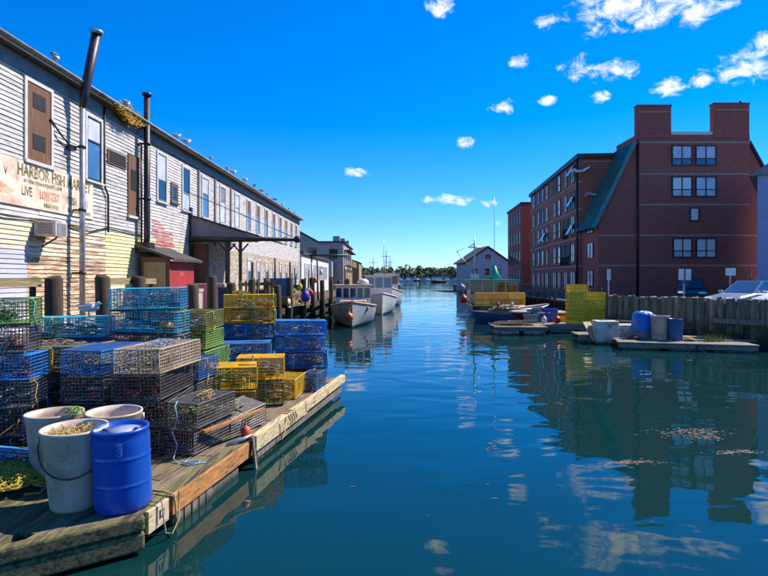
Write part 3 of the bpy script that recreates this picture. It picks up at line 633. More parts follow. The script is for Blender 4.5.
# stove pipes
sp = thing('stove_pipe', 'pale wall pipe topped by a dark flue leaning out over the roof edge', 'chimney pipe', (-9.58, 18.1, 0))
MB().tube([(0, 0, 1.35), (0, 0, 8.45)], .085, 12).build('lower_pipe', 'metal_galv', sp)
up_ = MB().tube([(0, 0, 8.3), (.08, -.02, 8.75), (.5, -.1, 10.6)], [.10, .14, .14], 12).build('flue', 'metal_dark', sp)
MB().lathe([(.15, 0), (.2, .02), (.2, .1), (.15, .12)], 12, (.5, -.1, 10.58)).build('cap', 'metal_galv', up_)
for z in (3.0, 5.0, 7.0): MB().lathe([(.11, 0), (.11, .09)], 12, (0, 0, z)).b2((-.4, -.02, z + .02), (-.09, .02, z + .07)).build('clamp', 'metal_black', sp)
MB().tube([(.25, -.05, 9.6), (-.8, 1.2, 9.3)], .012, 4).build('guy_wire', 'metal_black', sp)
sp = thing('stove_pipe', 'straight dark grey flue pipe rising past the eave near the red shed', 'chimney pipe', (-9.48, 22.8, 0))
MB().tube([(-.1, .1, 4.0), (0, 0, 4.5), (0, 0, 10.15)], .12, 12).build('flue', 'metal_dark', sp)
MB().lathe([(.13, 0), (.19, .03), (.19, .12), (.12, .14)], 12, (0, 0, 10.14)).build('cap', 'metal_dark', sp)
MB().b2((-.45, -.3, 3.9), (.2, .3, 4.3)).build('elbow_box', 'metal_black', sp)
for z in (6.0, 8.2): MB().lathe([(.15, 0), (.15, .09)], 12, (0, 0, z)).b2((-.45, -.03, z + .02), (-.12, .03, z + .08)).build('clamp', 'metal_black', sp)

# dry weeds in the gutter
mb = MB()
for _ in range(2200):
    y = rnd.gauss(21.4, .6); x = -9.6 + rnd.uniform(-.2, .12); hh_ = max(.1, .5 - abs(y - 21.3) * .25); l = rnd.uniform(.3, 1) * hh_
    p_ = V(x, y, 9.0 + rnd.uniform(-.25, .2) * hh_ * 2); q = p_ + V(rnd.uniform(-.08, .18), rnd.gauss(0, .12), l * rnd.uniform(-.6, .8)); w_ = .014
    mb.add([p_, p_ + V(0, w_, 0), q + V(0, w_, .01), q + V(.01, -.01, -.02)], [(0, 1, 2, 3)])
tag(mb.build('dry_weeds', 'dry_weed'), 'clump of dry golden weeds growing in the roof gutter', 'weeds', kind='stuff')

# ------------------------------------------------------------------ wharf
PD = 1.35
def pe(Y): return -6.6 + .075 * (Y - 11)
wf = thing('wharf', 'weathered timber wharf in front of the clapboard building', 'wharf')
plank_u = MB().b2((0, 0, 0), (1, 1, 1)).mesh('plank')
y = 8.
while y < 62:
    w = rnd.uniform(.26, .34); x1 = pe(y) + rnd.uniform(-.04, .04)
    ob('plank', plank_u, 'pier_wood', wf, (-10.25, y, PD - .07), (0, 0, 0), (x1 + 10.25, w - .015, .07 + rnd.uniform(0, .012))); y += w
MB().prism([(-10.2, 8, -1), (pe(8) - .25, 8, -1), (pe(62) - .25, 62, -1), (-10.2, 62, -1)], (0, 0, PD - .08 + 1)).build('substructure', 'pier_dark', wf)
MB().beam((pe(8) - .02, 8, PD - .22), (pe(62) - .02, 62, PD - .22), .14, .28).beam((pe(8) - .05, 8, .5), (pe(62) - .05, 62, .5), .14, .22).build('stringer', 'piling', wf)
py_ = [(9.3, 2.85), (11.0, 2.92), (12.75, 2.95), (14.4, 2.93), (16.2, 2.5), (17.6, 2.7), (19.1, 2.95), (20.9, 2.7), (23.3, 2.85), (25.7, 2.8), (27.6, 2.5), (29.9, 2.9), (33.2, 2.8), (36.2, 2.9), (39.5, 2.7), (43, 2.8), (47, 2.7), (52, 2.8)]
for i, (y, zt_) in enumerate(py_):
    r = rnd.uniform(.15, .19)
    o = MB().tube(noisy([(0, 0, -1.5), (.0, 0, 0), (.02, .02, 1.2), (0, 0, zt_ * .98), (0, 0, zt_)], .012), [r * 1.1, r * 1.08, r, r * .95, r * .8], 10).build('mooring_piling', 'piling', None, (pe(y) + .2, y, 0), (rnd.uniform(-.03, .03), rnd.uniform(-.03, .03), 0))
    tag(o, 'round dark timber piling on the left wharf edge, ' + (ORD[i] if i < 16 else ['seventeenth', 'eighteenth'][i - 16]) + ' from the near end', 'piling', 'pilings along the left wharf')
for a, c, nm in ((8.2, 10.95, 'before the first tall piling'), (12.9, 15.6, 'beyond the second tall piling')):
    o = MB().beam((pe(a) + .0, a, 2.82), (pe(c) + .0, c, 2.8), .06, .15).build('guard_rail', 'rail_wood'); tag(o, 'pale mossy rail board nailed along the wharf edge ' + nm, 'rail')
    for k in (.05, .95): y = a + (c - a) * k; MB().beam((pe(y) - .05, y, PD), (pe(y) - .05, y, 2.86), .08, .08).build('post', 'piling', o)

# red shed
rs = thing('red_shed', 'small red shed with lean-to roof and brown door frame on the wharf', 'shed', (-9.95, 22.5, PD))
MB().b2((.45, 0, 0), (1.45, 3.0, 2.2)).build('wall', 'shed_red', rs)
MB().b2((.38, -.04, 0), (1.5, .05, 2.35)).build('door_frame', 'wood_brown', rs)
MB().b2((.5, -.07, .75), (1.36, -.03, 2.15)).build('door_panel', 'shed_beige', rs)
MB().b2((.5, -.09, .55), (1.42, -.03, .72)).build('door_rail', 'rail_wood', rs)
MB().prism([(.25, -.25, 2.75), (1.75, -.25, 2.2), (1.75, -.25, 2.3), (.25, -.25, 2.86)], (0, 3.5, 0)).build('roof', 'roof_dark', rs)
MB().b2((1.42, -.03, 0), (1.49, .06, 2.2)).build('corner_board', 'wood_brown', rs)

# canopy and hoist beam
cn = thing('loading_canopy', 'grey lean-to canopy with dark posts over the wharf doorway', 'canopy', (0, 28.4, 0))
zw, zo = 6.0, 4.9
MB().prism([(-9.75, 0, zw), (-9.75, 0, zo), (-6.3, 0, zo)], (0, .08, 0)).build('gable_panel', 'canopy_grey', cn)
MB().prism([(-9.8, -.1, zw), (-6.2, -.1, zo), (-6.2, -.1, zo + .09), (-9.8, -.1, zw + .1)], (0, 7, 0)).build('roof', 'roof_dark', cn)
MB().b2((-9.75, .1, zo - .22), (-6.3, .25, zo - .002)).build('lintel', 'metal_black', cn)
for x, w_ in ((-7.85, .2), (-7.2, .14)):
    po = MB().b2((x - w_ / 2, .11, PD), (x + w_ / 2, .11 + w_, zo - .22)).build('post', 'metal_dark', cn)
    MB().beam((x - .4, .18, zo - .3), (x, .18, zo - .75), .07, .07).beam((x + .4, .18, zo - .3), (x, .18, zo - .75), .07, .07).build('brace', 'metal_black', po)
MB().b2((-9.6, .3, PD), (-9.0, .9, zo - .3)).build('side_column', 'wood_brown', cn)
MB().b2((-9.85, -.05, PD), (-9.6, .2, zw + .4)).build('flashing', 'metal_dark', cn)
hb = thing('hoist_beam', 'long black steel hoist beam jutting out over the dock from the canopy', 'hoist', (0, 28.0, 0))
MB().tube([(-9.6, .1, 4.82), (-4.35, .1, 4.78)], .11, 10).build('boom', 'metal_black', hb)
MB().lathe([(.15, 0), (.17, .05), (.17, .22), (.13, .26)], 10, (-4.4, .1, 4.78), axis='x').build('end_cap', 'metal_black', hb)
MB().tube([(-4.5, .1, 4.9), (-7.0, .1, 6.0), (-9.9, .1, 7.2)], .018, 5).build('stay_wire', 'metal_black', hb)

# ------------------------------------------------------------------ gear on the wharf
def tote(label, mat, loc, size, rotz=0, lid=None, name='fish_tote'):
    x, y, z = size; t_ = thing(name, label, 'tote', loc, rotz, 'fish totes and bins on the wharf')
    m = MB(); k = .94; w_ = .04
    for sx in (-1, 1): m.prism([(sx * x / 2 * k, -y / 2 * k, 0), (sx * (x / 2 * k - w_), -y / 2 * k, 0), (sx * (x / 2 - w_), -y / 2, z), (sx * x / 2, -y / 2, z)], (0, y, 0))
    for sy in (-1, 1): m.prism([(-x / 2 * k, sy * y / 2 * k, 0), (-x / 2 * k, sy * (y / 2 * k - w_), 0), (-x / 2, sy * (y / 2 - w_), z), (-x / 2, sy * y / 2, z)], (x, 0, 0))
    m.b2((-x / 2 * k, -y / 2 * k, .03), (x / 2 * k, y / 2 * k, .07)); m.build('body', mat, t_)
    r = MB(); r.b2((-x / 2 - .03, -y / 2 - .03, z - .06), (x / 2 + .03, -y / 2 - .003, z + .01)).b2((-x / 2 - .03, y / 2 + .003, z - .06), (x / 2 + .03, y / 2 + .03, z + .01)).b2((-x / 2 - .03, -y / 2, z - .058), (-x / 2 - .003, y / 2, z + .008)).b2((x / 2 + .003, -y / 2, z - .058), (x / 2 + .03, y / 2, z + .008)); r.build('rim', mat, t_)
    for k in (-.3, 0, .3): MB().b2((k * x - .03, -y / 2 - .025, .05), (k * x + .03, -y / 2 * .96, z - .07)).build('rib', mat, t_)
    if lid: MB().b2((-x / 2 - .04, -y / 2 - .04, z + .012), (x / 2 + .04, y / 2 + .04, z + .07)).build('lid', lid, t_, bevel=.015)
    return t_
tote('orange fish tote beside the canopy posts', 'tote_orange', (-6.75, 27.2, PD), (1.1, 1.0, .9), .1)
tote('yellow fish tote right of the orange one', 'tote_yellow', (-5.95, 28.2, PD), (1.1, 1.0, 1.0), -.1)
tote('white lidded tote in front of the brick base', 'plastic_white', (-8.0, 26.5, PD), (1.3, .9, 1.2), .05, 'plastic_white')
tote('small navy bin beside the white tote', 'hull_navy', (-7.05, 25.2, PD), (.5, .5, 1.1), .2)
tote('white tote near the red shed corner', 'plastic_white', (-8.1, 23.9, PD), (.8, .8, 1.0), .1, 'plastic_white')
tote('dark brown bin below the white tote by the shed', 'wood_brown', (-7.95, 21.0, PD), (1.2, .9, .75), .1)
tote('tall teal fish bin by the wharf edge', 'tote_teal', (-5.75, 31.2, PD), (1.5, 1.4, 1.5), .1)
tote('second teal fish bin beyond the tall one', 'tote_teal', (-5.6, 34.6, PD), (1.3, 1.3, 1.1), -.1)
tote('blue plastic bin next to the yellow tote', 'plastic_blue', (-5.55, 26.0, PD), (.55, .55, .95), .2, 'plastic_white')
def heap(name, label, cat, c, r, h, n, mat, w=.018, turns=1.5, kind='stuff'):
    mb = MB()
    for _ in range(n):
        a = rnd.random() * 6.28; rr = r * math.sqrt(rnd.random()); pts = []
        rad = rnd.uniform(.15, .5) * r; a0 = rnd.random() * 6.28
        cx, cy = rr * .6 * math.cos(a), rr * .6 * math.sin(a)
        for k in range(9):
            th = a0 + k / 8 * 6.28 * turns * .6; x_ = cx + rad * math.cos(th); y_ = cy + rad * .8 * math.sin(th)
            zz = max(.02, h * (1 - (x_ * x_ + y_ * y_) / (r * r * 1.15))) * rnd.uniform(.75, 1.05)
            pts.append((c[0] + x_, c[1] + y_, c[2] + max(w, zz)))
        mb.tube(pts, w, 4, True)
    o = mb.build(name, mat); tag(o, label, cat, kind=kind); return o
def mound(name, label, cat, c, rx, ry, h, mat, strands=60, smat='rope_tan'):
    t_ = thing(name, label, cat, c); m = MB(); n, k = 18, 7; vs = []
    for j in range(k + 1):
        f_ = j / k
        for i in range(n):
            a = 6.283 * i / n; q = 1 + .22 * math.sin(a * 3 + j) + rnd.uniform(-.1, .1)
            vs.append((rx * (1 - f_) * q * math.cos(a), ry * (1 - f_) * q * math.sin(a), h * (1 - (1 - f_) ** 1.7) * rnd.uniform(.85, 1.08)))
    m.add(vs, [(j * n + i, j * n + (i + 1) % n, (j + 1) * n + (i + 1) % n, (j + 1) * n + i) for j in range(k) for i in range(n)], True); m.build('pile', mat, t_)
    s_ = MB()
    for _ in range(strands):
        a = rnd.random() * 6.28; r_ = rnd.random() ** .5; pts = []
        for q in range(6):
            a += rnd.uniform(-.5, .5); r_ = min(1, max(0, r_ + rnd.uniform(-.2, .2))); pts.append((rx * r_ * math.cos(a), ry * r_ * math.sin(a), max(.03, h * (1 - r_ ** 1.7) + .03)))
        s_.tube(pts, .025, 4)
    tag(s_.build('strands', smat, t_), kind='stuff'); return t_
mound('net_pile', 'olive fishing net heaped on the wharf near the grey boat', 'net', (-5.0, 32.0, PD), .75, 1.5, .9, 'net_heap', 70)
mound('net_pile', 'brown and green net mound behind the yellow traps', 'net', (-6.1, 23.8, PD), .6, .9, .7, 'net_heap', 50, 'rope_tan')
mound('net_pile', 'tan rope pile on the wharf between the teal bins', 'net', (-6.4, 33, PD), .7, .9, .8, 'net_heap', 50, 'rope_tan')
def drum(label, loc, mat, r=.29, h=.9, group=None, lid=None, rot=(0, 0, 0), name='barrel'):
    t_ = thing(name, label, 'barrel', loc, rot, group)
    MB().lathe([(r * .93, 0), (r * .98, .03), (r, .1), (r, .14), (r, h * .33 - .04), (r, h * .33 - .014), (r * 1.014, h * .33 - .006), (r * 1.014, h * .33 + .006), (r, h * .33 + .014), (r, h * .33 + .04), (r, h * .66 - .04), (r, h * .66 - .014), (r * 1.014, h * .66 - .006), (r * 1.014, h * .66 + .006), (r, h * .66 + .014), (r, h * .66 + .04), (r, h - .14), (r, h - .1), (r * .97, h - .035), (r * .99, h - .03), (r * .99, h), (r * .9, h), (r * .89, h - .035), (.001, h - .04)], 32).build('body', mat, t_)
    if lid:
        l_ = MB().lathe([(r * .885, h - .038), (.001, h - .03)], 24).build('head', lid, t_)
        for sx in (-1, 1): MB().lathe([(.03, 0), (.03, .02), (.001, .02)], 10, (sx * r * .6, 0, h - .035)).build('bung', mat, l_)
    return t_
drum('black drum lying by the net pile on the wharf edge', (-5.55, 29.0, PD + .3), 'metal_black', .3, .85, 'drums on the left wharf', 'plastic_white', (R(90), 0, R(70)))
drum('grey drum standing by the teal bin', (-6.55, 30.6, PD), 'tote_grey', .29, .9, 'drums on the left wharf')
drum('white drum at the wharf edge beside the olive net', (-4.75, 34.6, PD), 'plastic_white', .29, .9, 'drums on the left wharf')
# poles standing on the wharf with hanging buoys
def buoy(label, loc, mat, r=.2, name='buoy', long=1.3, group=None):
    t_ = thing(name, label, 'buoy', loc, (0, 0, 0), group)
    MB().lathe([(.001, 0), (r * .55, r * .1), (r * .9, r * .5), (r, r), (r * .92, r * 1.4 * long), (r * .5, r * 1.85 * long), (r * .16, r * 2.0 * long), (r * .16, r * 2.3 * long), (.001, r * 2.32 * long)], 16).build('float', mat, t_)
    MB().tube([(0, 0, r * 2.25 * long), (0, .01, r * 2.6 * long), (.02, 0, r * 3.1 * long)], .015, 5).build('eye_rope', 'rope_tan', t_)
    return t_
buoy('purple buoy hanging over the wharf gear', at(305.5, 302, 29.6), 'buoy_purple', .24, long=1.25)
MB_ = MB().tube([at(305.5, 330, 29.7), at(305.5, 278, 29.7)], .05, 6); tag(MB_.build('wharf_pole', 'piling'), 'thin timber pole carrying the purple buoy', 'pole')
for i, (px, Y, top, m_) in enumerate(((252, 25.2, 262, 'piling'), (268, 27.0, 270, 'rail_wood'), (276, 30.8, 258, 'wood_brown'), (290, 33, 262, 'piling'), (296, 34, 268, 'metal_dark'), (313, 37.5, 262, 'metal_galv'), (318, 38.6, 258, 'piling'), (308, 36, 270, 'rail_wood'))):
    q = at(px, top, Y); MB1 = MB().tube([(q.x, Y, PD), (q.x + rnd.uniform(-.08, .08), Y, q.z)], [.07, .05], 7)
    tag(MB1.build('wharf_pole', m_), 'slender pole standing amid the wharf gear, ' + ORD[i] + ' from the left', 'pole', 'poles on the left wharf')
for i, (px, py, Y, m_, nm) in enumerate(((315, 283, 35, 'buoy_orange', 'orange'), (300, 290, 32, 'tote_yellow', 'yellow'), (321, 275, 38, 'buoy_white', 'white'), (311, 296, 33.5, 'buoy_red', 'red'))):
    buoy(nm + ' buoy hung on the wharf poles', at(px, py, Y), m_, .14, group='buoys on the wharf')
for i, (px, Y, w_, m_, lab) in enumerate(((262, 25.4, .9, 'wood_brown', 'brown plank frame leaning at the wharf edge'), (249, 23.6, .7, 'rail_wood', 'pale plank frame behind the yellow traps'))):
    q = at(px, 279, Y); t_ = thing('plank_rack', lab, 'rack', (q.x, Y, PD))
    for k in range(4): MB().b2((-w_ / 2 + k * w_ / 3 - .04, -.03, 0), (-w_ / 2 + k * w_ / 3 + .04, .03, 1.35 + rnd.uniform(-.1, .15))).build('upright', m_, t_)
    for z in (.5, 1.2): MB().b2((-w_ / 2 - .1, .032, z), (w_ / 2 + .1, .07, z + .14)).build('crosspiece', m_, t_)

# further buildings on the left
ws = thing('white_net_shed', 'long white shed with a row of windows beyond the clapboard building', 'shed', (0, 0, 0))
q0, q1 = -9.9, 61.7
MB().b2((-14, q1, .9), (-8.95, 92, 5.5)).build('wall', 'siding_white', ws)
MB().prism([(-14.2, q1 - .1, 7.4), (-14.2, q1 - .1, 7.1), (-8.7, q1 - .1, 5.45), (-8.7, q1 - .1, 5.7)], (0, 30.6, 0)).build('roof', 'roof_dark', ws)
MB().prism([(-14, q1 + .01, 5.5), (-9.0, q1 + .01, 5.5), (-14, q1 + .01, 7.0)], (0, .2, 0)).build('gable_end', 'siding_white', ws)
for k in range(9): winx(ws, -8.95, 64 + k * 2.9, 65.6 + k * 2.9, 2.6, 4.5, 'glass_pale', 'trim_white', ny=1, split=.5, out=1)
th_ = thing('taupe_gabled_warehouse', 'taupe warehouse with low gable roof behind the white shed', 'warehouse', (-13.2, 98, 0))
MB().b2((-5, 0, 0), (6.2, 26, 8.6)).build('wall', 'siding_taupe', th_)
MB().prism([(-5, .01, 8.6), (6.2, .01, 8.6), (6.2, .01, 8.9), (1.8, .01, 8.9), (-1.6, .01, 10.8), (-5, .01, 9.6)], (0, 25.9, 0)).build('gable', 'siding_taupe', th_)
MB().prism([(-5.2, -.2, 9.6), (-1.6, -.2, 10.85), (-1.6, -.2, 11.1), (-5.2, -.2, 9.85)], (0, 26.4, 0)).build('roof', 'roof_dark', th_)
MB().prism([(-1.6, -.2, 10.85), (1.9, -.2, 8.9), (6.5, -.2, 8.9), (6.5, -.2, 9.15), (1.95, -.2, 9.15), (-1.6, -.2, 11.1)], (0, 26.4, 0)).build('roof', 'roof_dark', th_)
win(th_, .2, 1.6, 6.3, 8.0, 0, 'glass_dark', 'wood_brown', nx=2); win(th_, 3.8, 5.2, 6.1, 7.8, 0, 'glass_dark', 'frame_dark', nx=1)
MB().b2((-5, -3, 3), (4.5, -.01, 5.6)).build('lower_wing', 'siding_grey', th_)
for k in range(4):
    win_y = 2 + k * 5.6; bq = MB().b2((6.2, win_y, 4.9), (7.4, win_y + 3, 5.1)).b2((7.34, win_y, 5.1), (7.4, win_y + 3, 6.0)).build('balcony', 'siding_tan', th_)
    winx(th_, 6.2, win_y + .4, win_y + 2.6, 5.15, 7.3, 'glass_dark', 'siding_white', ny=2, out=1)
    MB().b2((6.2, win_y - .3, 7.6), (7.3, win_y + 3.2, 7.75)).build('awning', 'roof_dark', th_); MB().b2((6.21, win_y - .5, 1), (6.5, win_y + 3.5, 4.4)).build('bay', 'siding_tan', th_)
for (x, y) in ((4.8, 3), (5.3, 9), (5.6, 16)): MB().b2((x - .6, y - .6, 9.1), (x + .6, y + .6, 10.2)).build('roof_box', 'siding_grey', th_)
MB().prism([(-14, 62, -1), (-4.9, 62, -1), (-4.5, 92, -1), (-3.8, 160, -1), (-30, 160, -1), (-30, 62, -1)], (0, 0, 1.9)).build('pier_ground', 'pier_dark', None)['kind'] = 'structure'
tb = thing('tan_wharf_building', 'tan building with white trim at the end of the left wharf', 'building', (-8.6, 132, 0))
MB().b2((-8, 0, .8), (2.8, 16, 6.4)).build('wall', 'siding_tan', tb); MB().prism([(-8.3, -.3, 6.4), (3.1, -.3, 6.4), (-2.6, -.3, 8.4)], (0, 16.6, 0)).build('roof', 'roof_dark', tb)
for k in range(3): win(tb, -6.6 + k * 3.2, -5.2 + k * 3.2, 3.2, 5, 0, 'glass_dark', 'trim_white')
fb = thing('steel_gantry', 'thin dark steel gantry crossing above the left wharf', 'gantry', (0, 62.3, 0))
MB().tube([(-7.9, 0, .9), (-7.9, 0, 5.3)], .1, 6).build('leg', 'metal_black', fb); MB().tube([(-8.2, 0, 5.3), (-4.0, 0, 5.3)], .13, 6).build('arm', 'metal_black', fb)

# ================================================================== FLOATING DOCK
DZ = .40
A = V(-2.56, 6.05, 0); B = V(-1.095, 14.18, 0); Cc = V(-3.58, 5.31, 0); poly = [A, B, V(-4.5, 14.75, 0), V(-5.95, 7.1, 0), Cc]
dv = (B - A).normalized(); nv = V(-dv.y, dv.x, 0)
dk = thing('floating_dock', 'long plank floating dock loaded with lobster traps in the foreground', 'dock')
loc2 = lambda q: (q - A).dot(dv), 
def tolocal(q): d = q - A; return (d.dot(nv), d.dot(dv))
def toworld(u, v, z): q = A + nv * u + dv * v; return (q.x, q.y, z)
lp = [tolocal(q) for q in poly]
def clip(pl, f):
    out = []
    for i in range(len(pl)):
        a, c = pl[i], pl[(i + 1) % len(pl)]; fa, fc = f(a), f(c)
        if fa >= 0: out.append(a)
        if fa * fc < 0: t_ = fa / (fa - fc); out.append((a[0] + (c[0] - a[0]) * t_, a[1] + (c[1] - a[1]) * t_))
    return out
u = 0.; pw = .185; angd = math.atan2(dv.y, dv.x) - math.pi / 2
while u < 4.2:
    strip = clip(clip(lp, lambda q: q[0] - u - .004), lambda q: u + pw - .004 - q[0])
    v = -2 + rnd.uniform(0, 1.5)
    while v < 10 and strip:
        v2 = v + rnd.uniform(2.4, 3.8); pc = clip(clip(strip, lambda q: q[1] - v - .003), lambda q: v2 - .003 - q[1])
        if len(pc) >= 3:
            zz = DZ + rnd.uniform(-.006, .004)
            moss = (u > .9 and v < .6) or rnd.random() < .08
            o = MB().prism([(a, c, zz - .05) for a, c in pc], (0, 0, .05)).build('plank', 'dock_moss' if (moss and v < 1.2) else 'dock_plank', dk, (0, 0, 0))
            o.matrix_local = Matrix(((nv.x, dv.x, 0, A.x), (nv.y, dv.y, 0, A.y), (0, 0, 1, 0), (0, 0, 0, 1)))
        v = v2
    u += pw
ins = [A + nv * .1 + dv * .15, B + nv * .1 - dv * .1, V(-4.45, 14.6, 0), V(-5.85, 7.2, 0), Cc + V(-.05, .12, 0)]
MB().prism([(q.x, q.y, .2) for q in ins], (0, 0, .148)).build('deck_frame', 'pier_dark', dk)
# side timbers
def ed(v, off=0): q = A + dv * v - nv * off; return q
def board(v0, v1, z0, z1, mat, off=.02, th=.05, nm='fascia_board', dz=0):
    a, c = ed(v0, off), ed(v1, off); return MB().beam((a.x, a.y, (z0 + z1) / 2), (c.x, c.y, (z0 + z1) / 2 + dz), th, z1 - z0).build(nm, mat, dk, bevel=.008)
board(0.02, .42, .16, .405, 'dock_pale', .03); board(.5, 2.75, .17, .40, 'dock_orange', .03)
board(2.78, 5.3, .22, .46, 'dock_pale', .05, .12, 'curb_timber'); board(5.2, 8.3, .27, .45, 'dock_pale', .06, .13, 'curb_timber', .03)
board(2.9, 8.2, .06, .2, 'dock_grey', .03, .06)
for v in (.6, 1.45, 2.95, 4.9, 6.6): 
    a, c = ed(v, -.25), ed(v + rnd.uniform(.8, 1.0), -.25); MB().beam((a.x, a.y, -.05), (c.x, c.y, -.05), .5, .42).build('float_billet', 'dock_grey', dk)
    for k in range(5 if v in (.6, 2.95) else 0): q = ed(v + .1 + k * .18, .012); MB().box((q.x, q.y, .05), (.03, .15, .26), (0, 0, angd)).build('float_slat', 'dock_grey', dk)
fr = (A - Cc).normalized(); fn = V(fr.y, -fr.x, 0)
for z, m_, w_, h_ in ((.33, 'dock_moss', .14, .16), (.14, 'dock_moss', .12, .2)):
    a, c = Cc + fn * .05 - fr * .05, A + fn * .05; MB().beam((a.x, a.y, z), (c.x, c.y, z), w_, h_).build('end_log', m_, dk, bevel=.03)
l_ = (V(-5.95, 7.1, 0) - Cc).normalized(); ln = V(-l_.y, l_.x, 0); ln = ln if ln.y < 0 else -ln
a, c = Cc + ln * .05, V(-5.95, 7.1, 0) + ln * .05
MB().beam((a.x, a.y, .3), (c.x, c.y, .3), .12, .2).build('end_log', 'dock_moss', dk, bevel=.03); MB().beam((a.x, a.y, .1), (c.x, c.y, .1), .1, .18).build('end_log', 'dock_moss', dk, bevel=.02)
mb = MB().prism([(q.x, q.y, -.3) for q in [A + nv * 1.0 + dv * .3, B + nv * .8 - dv * .4, V(-4.2, 14.3, 0), V(-5.3, 7.3, 0), Cc + V(-.1, .5, 0)]], (0, 0, .48)); mb.build('float_core', 'pier_dark', dk)
q = ed(.28, .058); tp = MB().box((q.x, q.y, .3), (.012, .2, .2), (0, 0, angd)).build('number_tag', 'plastic_white', dk)
text('13', .13, 0, 0, 'metal_black', tp, .9); tl = [o_ for o_ in tp.children][0]; q2 = ed(.19, .07); tl.location = (q2.x, q2.y, .26); tl.rotation_euler = (R(90), 0, R(90) + angd)
q = ed(2.72, .1); MB().beam((q.x - .03, q.y, .46), (q.x + .06, q.y - .08, -.15), .03, .1).build('hanging_strap', 'weathered', dk)

# ropes and small bits on the dock
def rope(label, pts, mat, r=.012, name='rope'):
    o = MB().tube(pts, r, 6).build(name, mat); tag(o, label, 'rope'); return o
e = lambda v, off, z: (ed(v, off).x, ed(v, off).y, z)
rope('tan mooring line hanging down beside the numbered tag', [e(.55, -.3, .42), e(.5, -.05, .44), e(.48, .085, .42), e(.49, .1, .2), e(.47, .11, -.1)], 'rope_tan')
rope('pale rope loop hanging near the blue barrel', [e(.25, -.2, .42), e(.2, .1, .45), e(.22, .13, .1), e(.35, .14, .04), e(.5, .13, .15), e(.55, .1, .44)], 'rope_tan', .009)
rope('rope wound round the pale curb timber', [e(4.2 + k * .02, .05 + .1 * math.cos(k * 1.05), .34 + .15 * math.sin(k * 1.05)) for k in range(20)], 'rope_tan', .012)
rope('tan rope draped over the curb below the yellow traps', [e(3.6, -.4, .43), e(3.7, -.05, .48), e(3.75, .12, .4), e(3.8, .14, .12), e(3.95, .14, .2), e(4.05, .12, .44)], 'rope_tan', .01)
rope('light blue rope hanging down the dark traps to the deck', [(-2.9, 8.0, 1.16), (-2.88, 7.86, 1.13), (-2.84, 7.83, .95), (-2.9, 7.8, .78), (-2.83, 7.8, .6), (-2.86, 7.74, .44), (-2.75, 7.62, .414), (-2.6, 7.56, .413), (-2.48, 7.62, .413), (-2.5, 7.74, .413), (-2.64, 7.72, .413), (-2.7, 7.62, .43), (-2.58, 7.58, .43), (-2.4, 7.66, .413)], 'rope_blue', .009)
rope('thin pale cord lying along the deck planks', [e(.9, -.5, .415), e(1.6, -.42, .415), e(2.4, -.5, .415)], 'rope_tan', .006)
o = MB().beam((-2.55, 8.05, .72), (-1.95, 9.2, .78), .07, .035).build('loose_lath', 'dock_orange'); tag(o, 'pale wooden lath lying across the dark traps', 'lath')
o = MB().lathe([(.001, 0), (.07, .03), (.08, .12), (.05, .2), (.001, .22)], 12).build('small_float', 'buoy_orange', None, (-2.12, 8.75, .405)); tag(o, 'small orange float on the deck beside the dark traps', 'buoy')
o = MB().tube([e(2.4, -.2, .42), e(2.62, -.02, .46), e(2.7, .06, .5)], [.02, .03, .015], 6).build('cleat', 'metal_galv'); tag(o, 'pale metal cleat at the dock edge near the hanging strap', 'cleat')
heap('rope_heap', 'heap of yellow green rope on the mossy dock corner', 'rope', (-4.45, 6.75, DZ), .52, .3, 130, 'rope_yellow', .014)

# ------------------------------------------------------------------ barrel and tubs
bb = drum('bright blue plastic barrel at the dock edge beside the white tub', gp(114, 514, DZ) + V(0, .22, .005), 'plastic_blue', .295, .87, None, 'plastic_blue_lid', (R(1.5), R(-1.5), 0))
pr = MB()
for i in range(4):
    for j in range(7):
        if rnd.random() < .85: a = R(-72) + i * .045; pr.box((math.cos(a) * .297, math.sin(a) * .297, .63 + j * .02), (.004, .010, .013), (0, 0, a))
pr.build('printed_label', 'print_pale', bb)
def tub(label, loc, r0, r1, h, rot=(0, 0, 0), fill=None, hang=True):
    t_ = thing('bait_tub', label, 'tub', loc, rot, 'white bait tubs')
    MB().lathe([(r0 * .95, 0), (r0, .03), (r1 * .97, h * .86), (r1 * 1.0, h * .87), (r1 * 1.02, h * .96), (r1 * 1.05, h * .97), (r1 * 1.05, h), (r1 * .98, h), (r1 * .95, h * .9), (r0 * .93, .05), (.001, .04)], 32).build('shell', 'plastic_white', t_)
    if hang:
        pts = [(r1 * 1.06 * math.sin(a), -r1 * 1.08 * abs(math.cos(a)) * .95 - .012, h * .88 - (h * .42) * (1 - (2 * i / 14 - 1) ** 2)) for i, a in enumerate([R(-90) + R(180) * i / 14 for i in range(15)])]
        MB().tube(pts, .009, 6).build('bail_handle', 'handle', t_)
        for s_ in (-1, 1): MB().lathe([(.05, -.012), (.05, .012), (.03, .02)], 12, (s_ * r1 * 1.06, -.02, h * .88), axis='x').build('ear', 'plastic_white', t_)
    if fill:
        MB().lathe([(r1 * .94, h * .84), (r1 * .6, h * .9), (.001, h * .93)], 20).build('contents', fill, t_)
        s_ = MB()
        for _ in range(130):
            a, rr = rnd.random() * 6.28, r1 * .9 * rnd.random() ** .5; b0 = V(rr * math.cos(a), rr * math.sin(a), h * .88); s_.tube([b0, b0 + V(rnd.uniform(-.05, .05), rnd.uniform(-.05, .05), rnd.uniform(.03, .1)), b0 * 1 - V(b0.x * rnd.uniform(.1, .9), b0.y * rnd.uniform(.1, .9), -.03)], .004, 3)
        tag(s_.build('loose_strands', fill, t_), kind='stuff')
    return t_
tub('white bait tub filled with straw-coloured strands at the dock corner', gp(63, 513, DZ) + V(.02, .22, .004), .255, .325, .86, (R(1), R(-1), R(20)), 'straw')
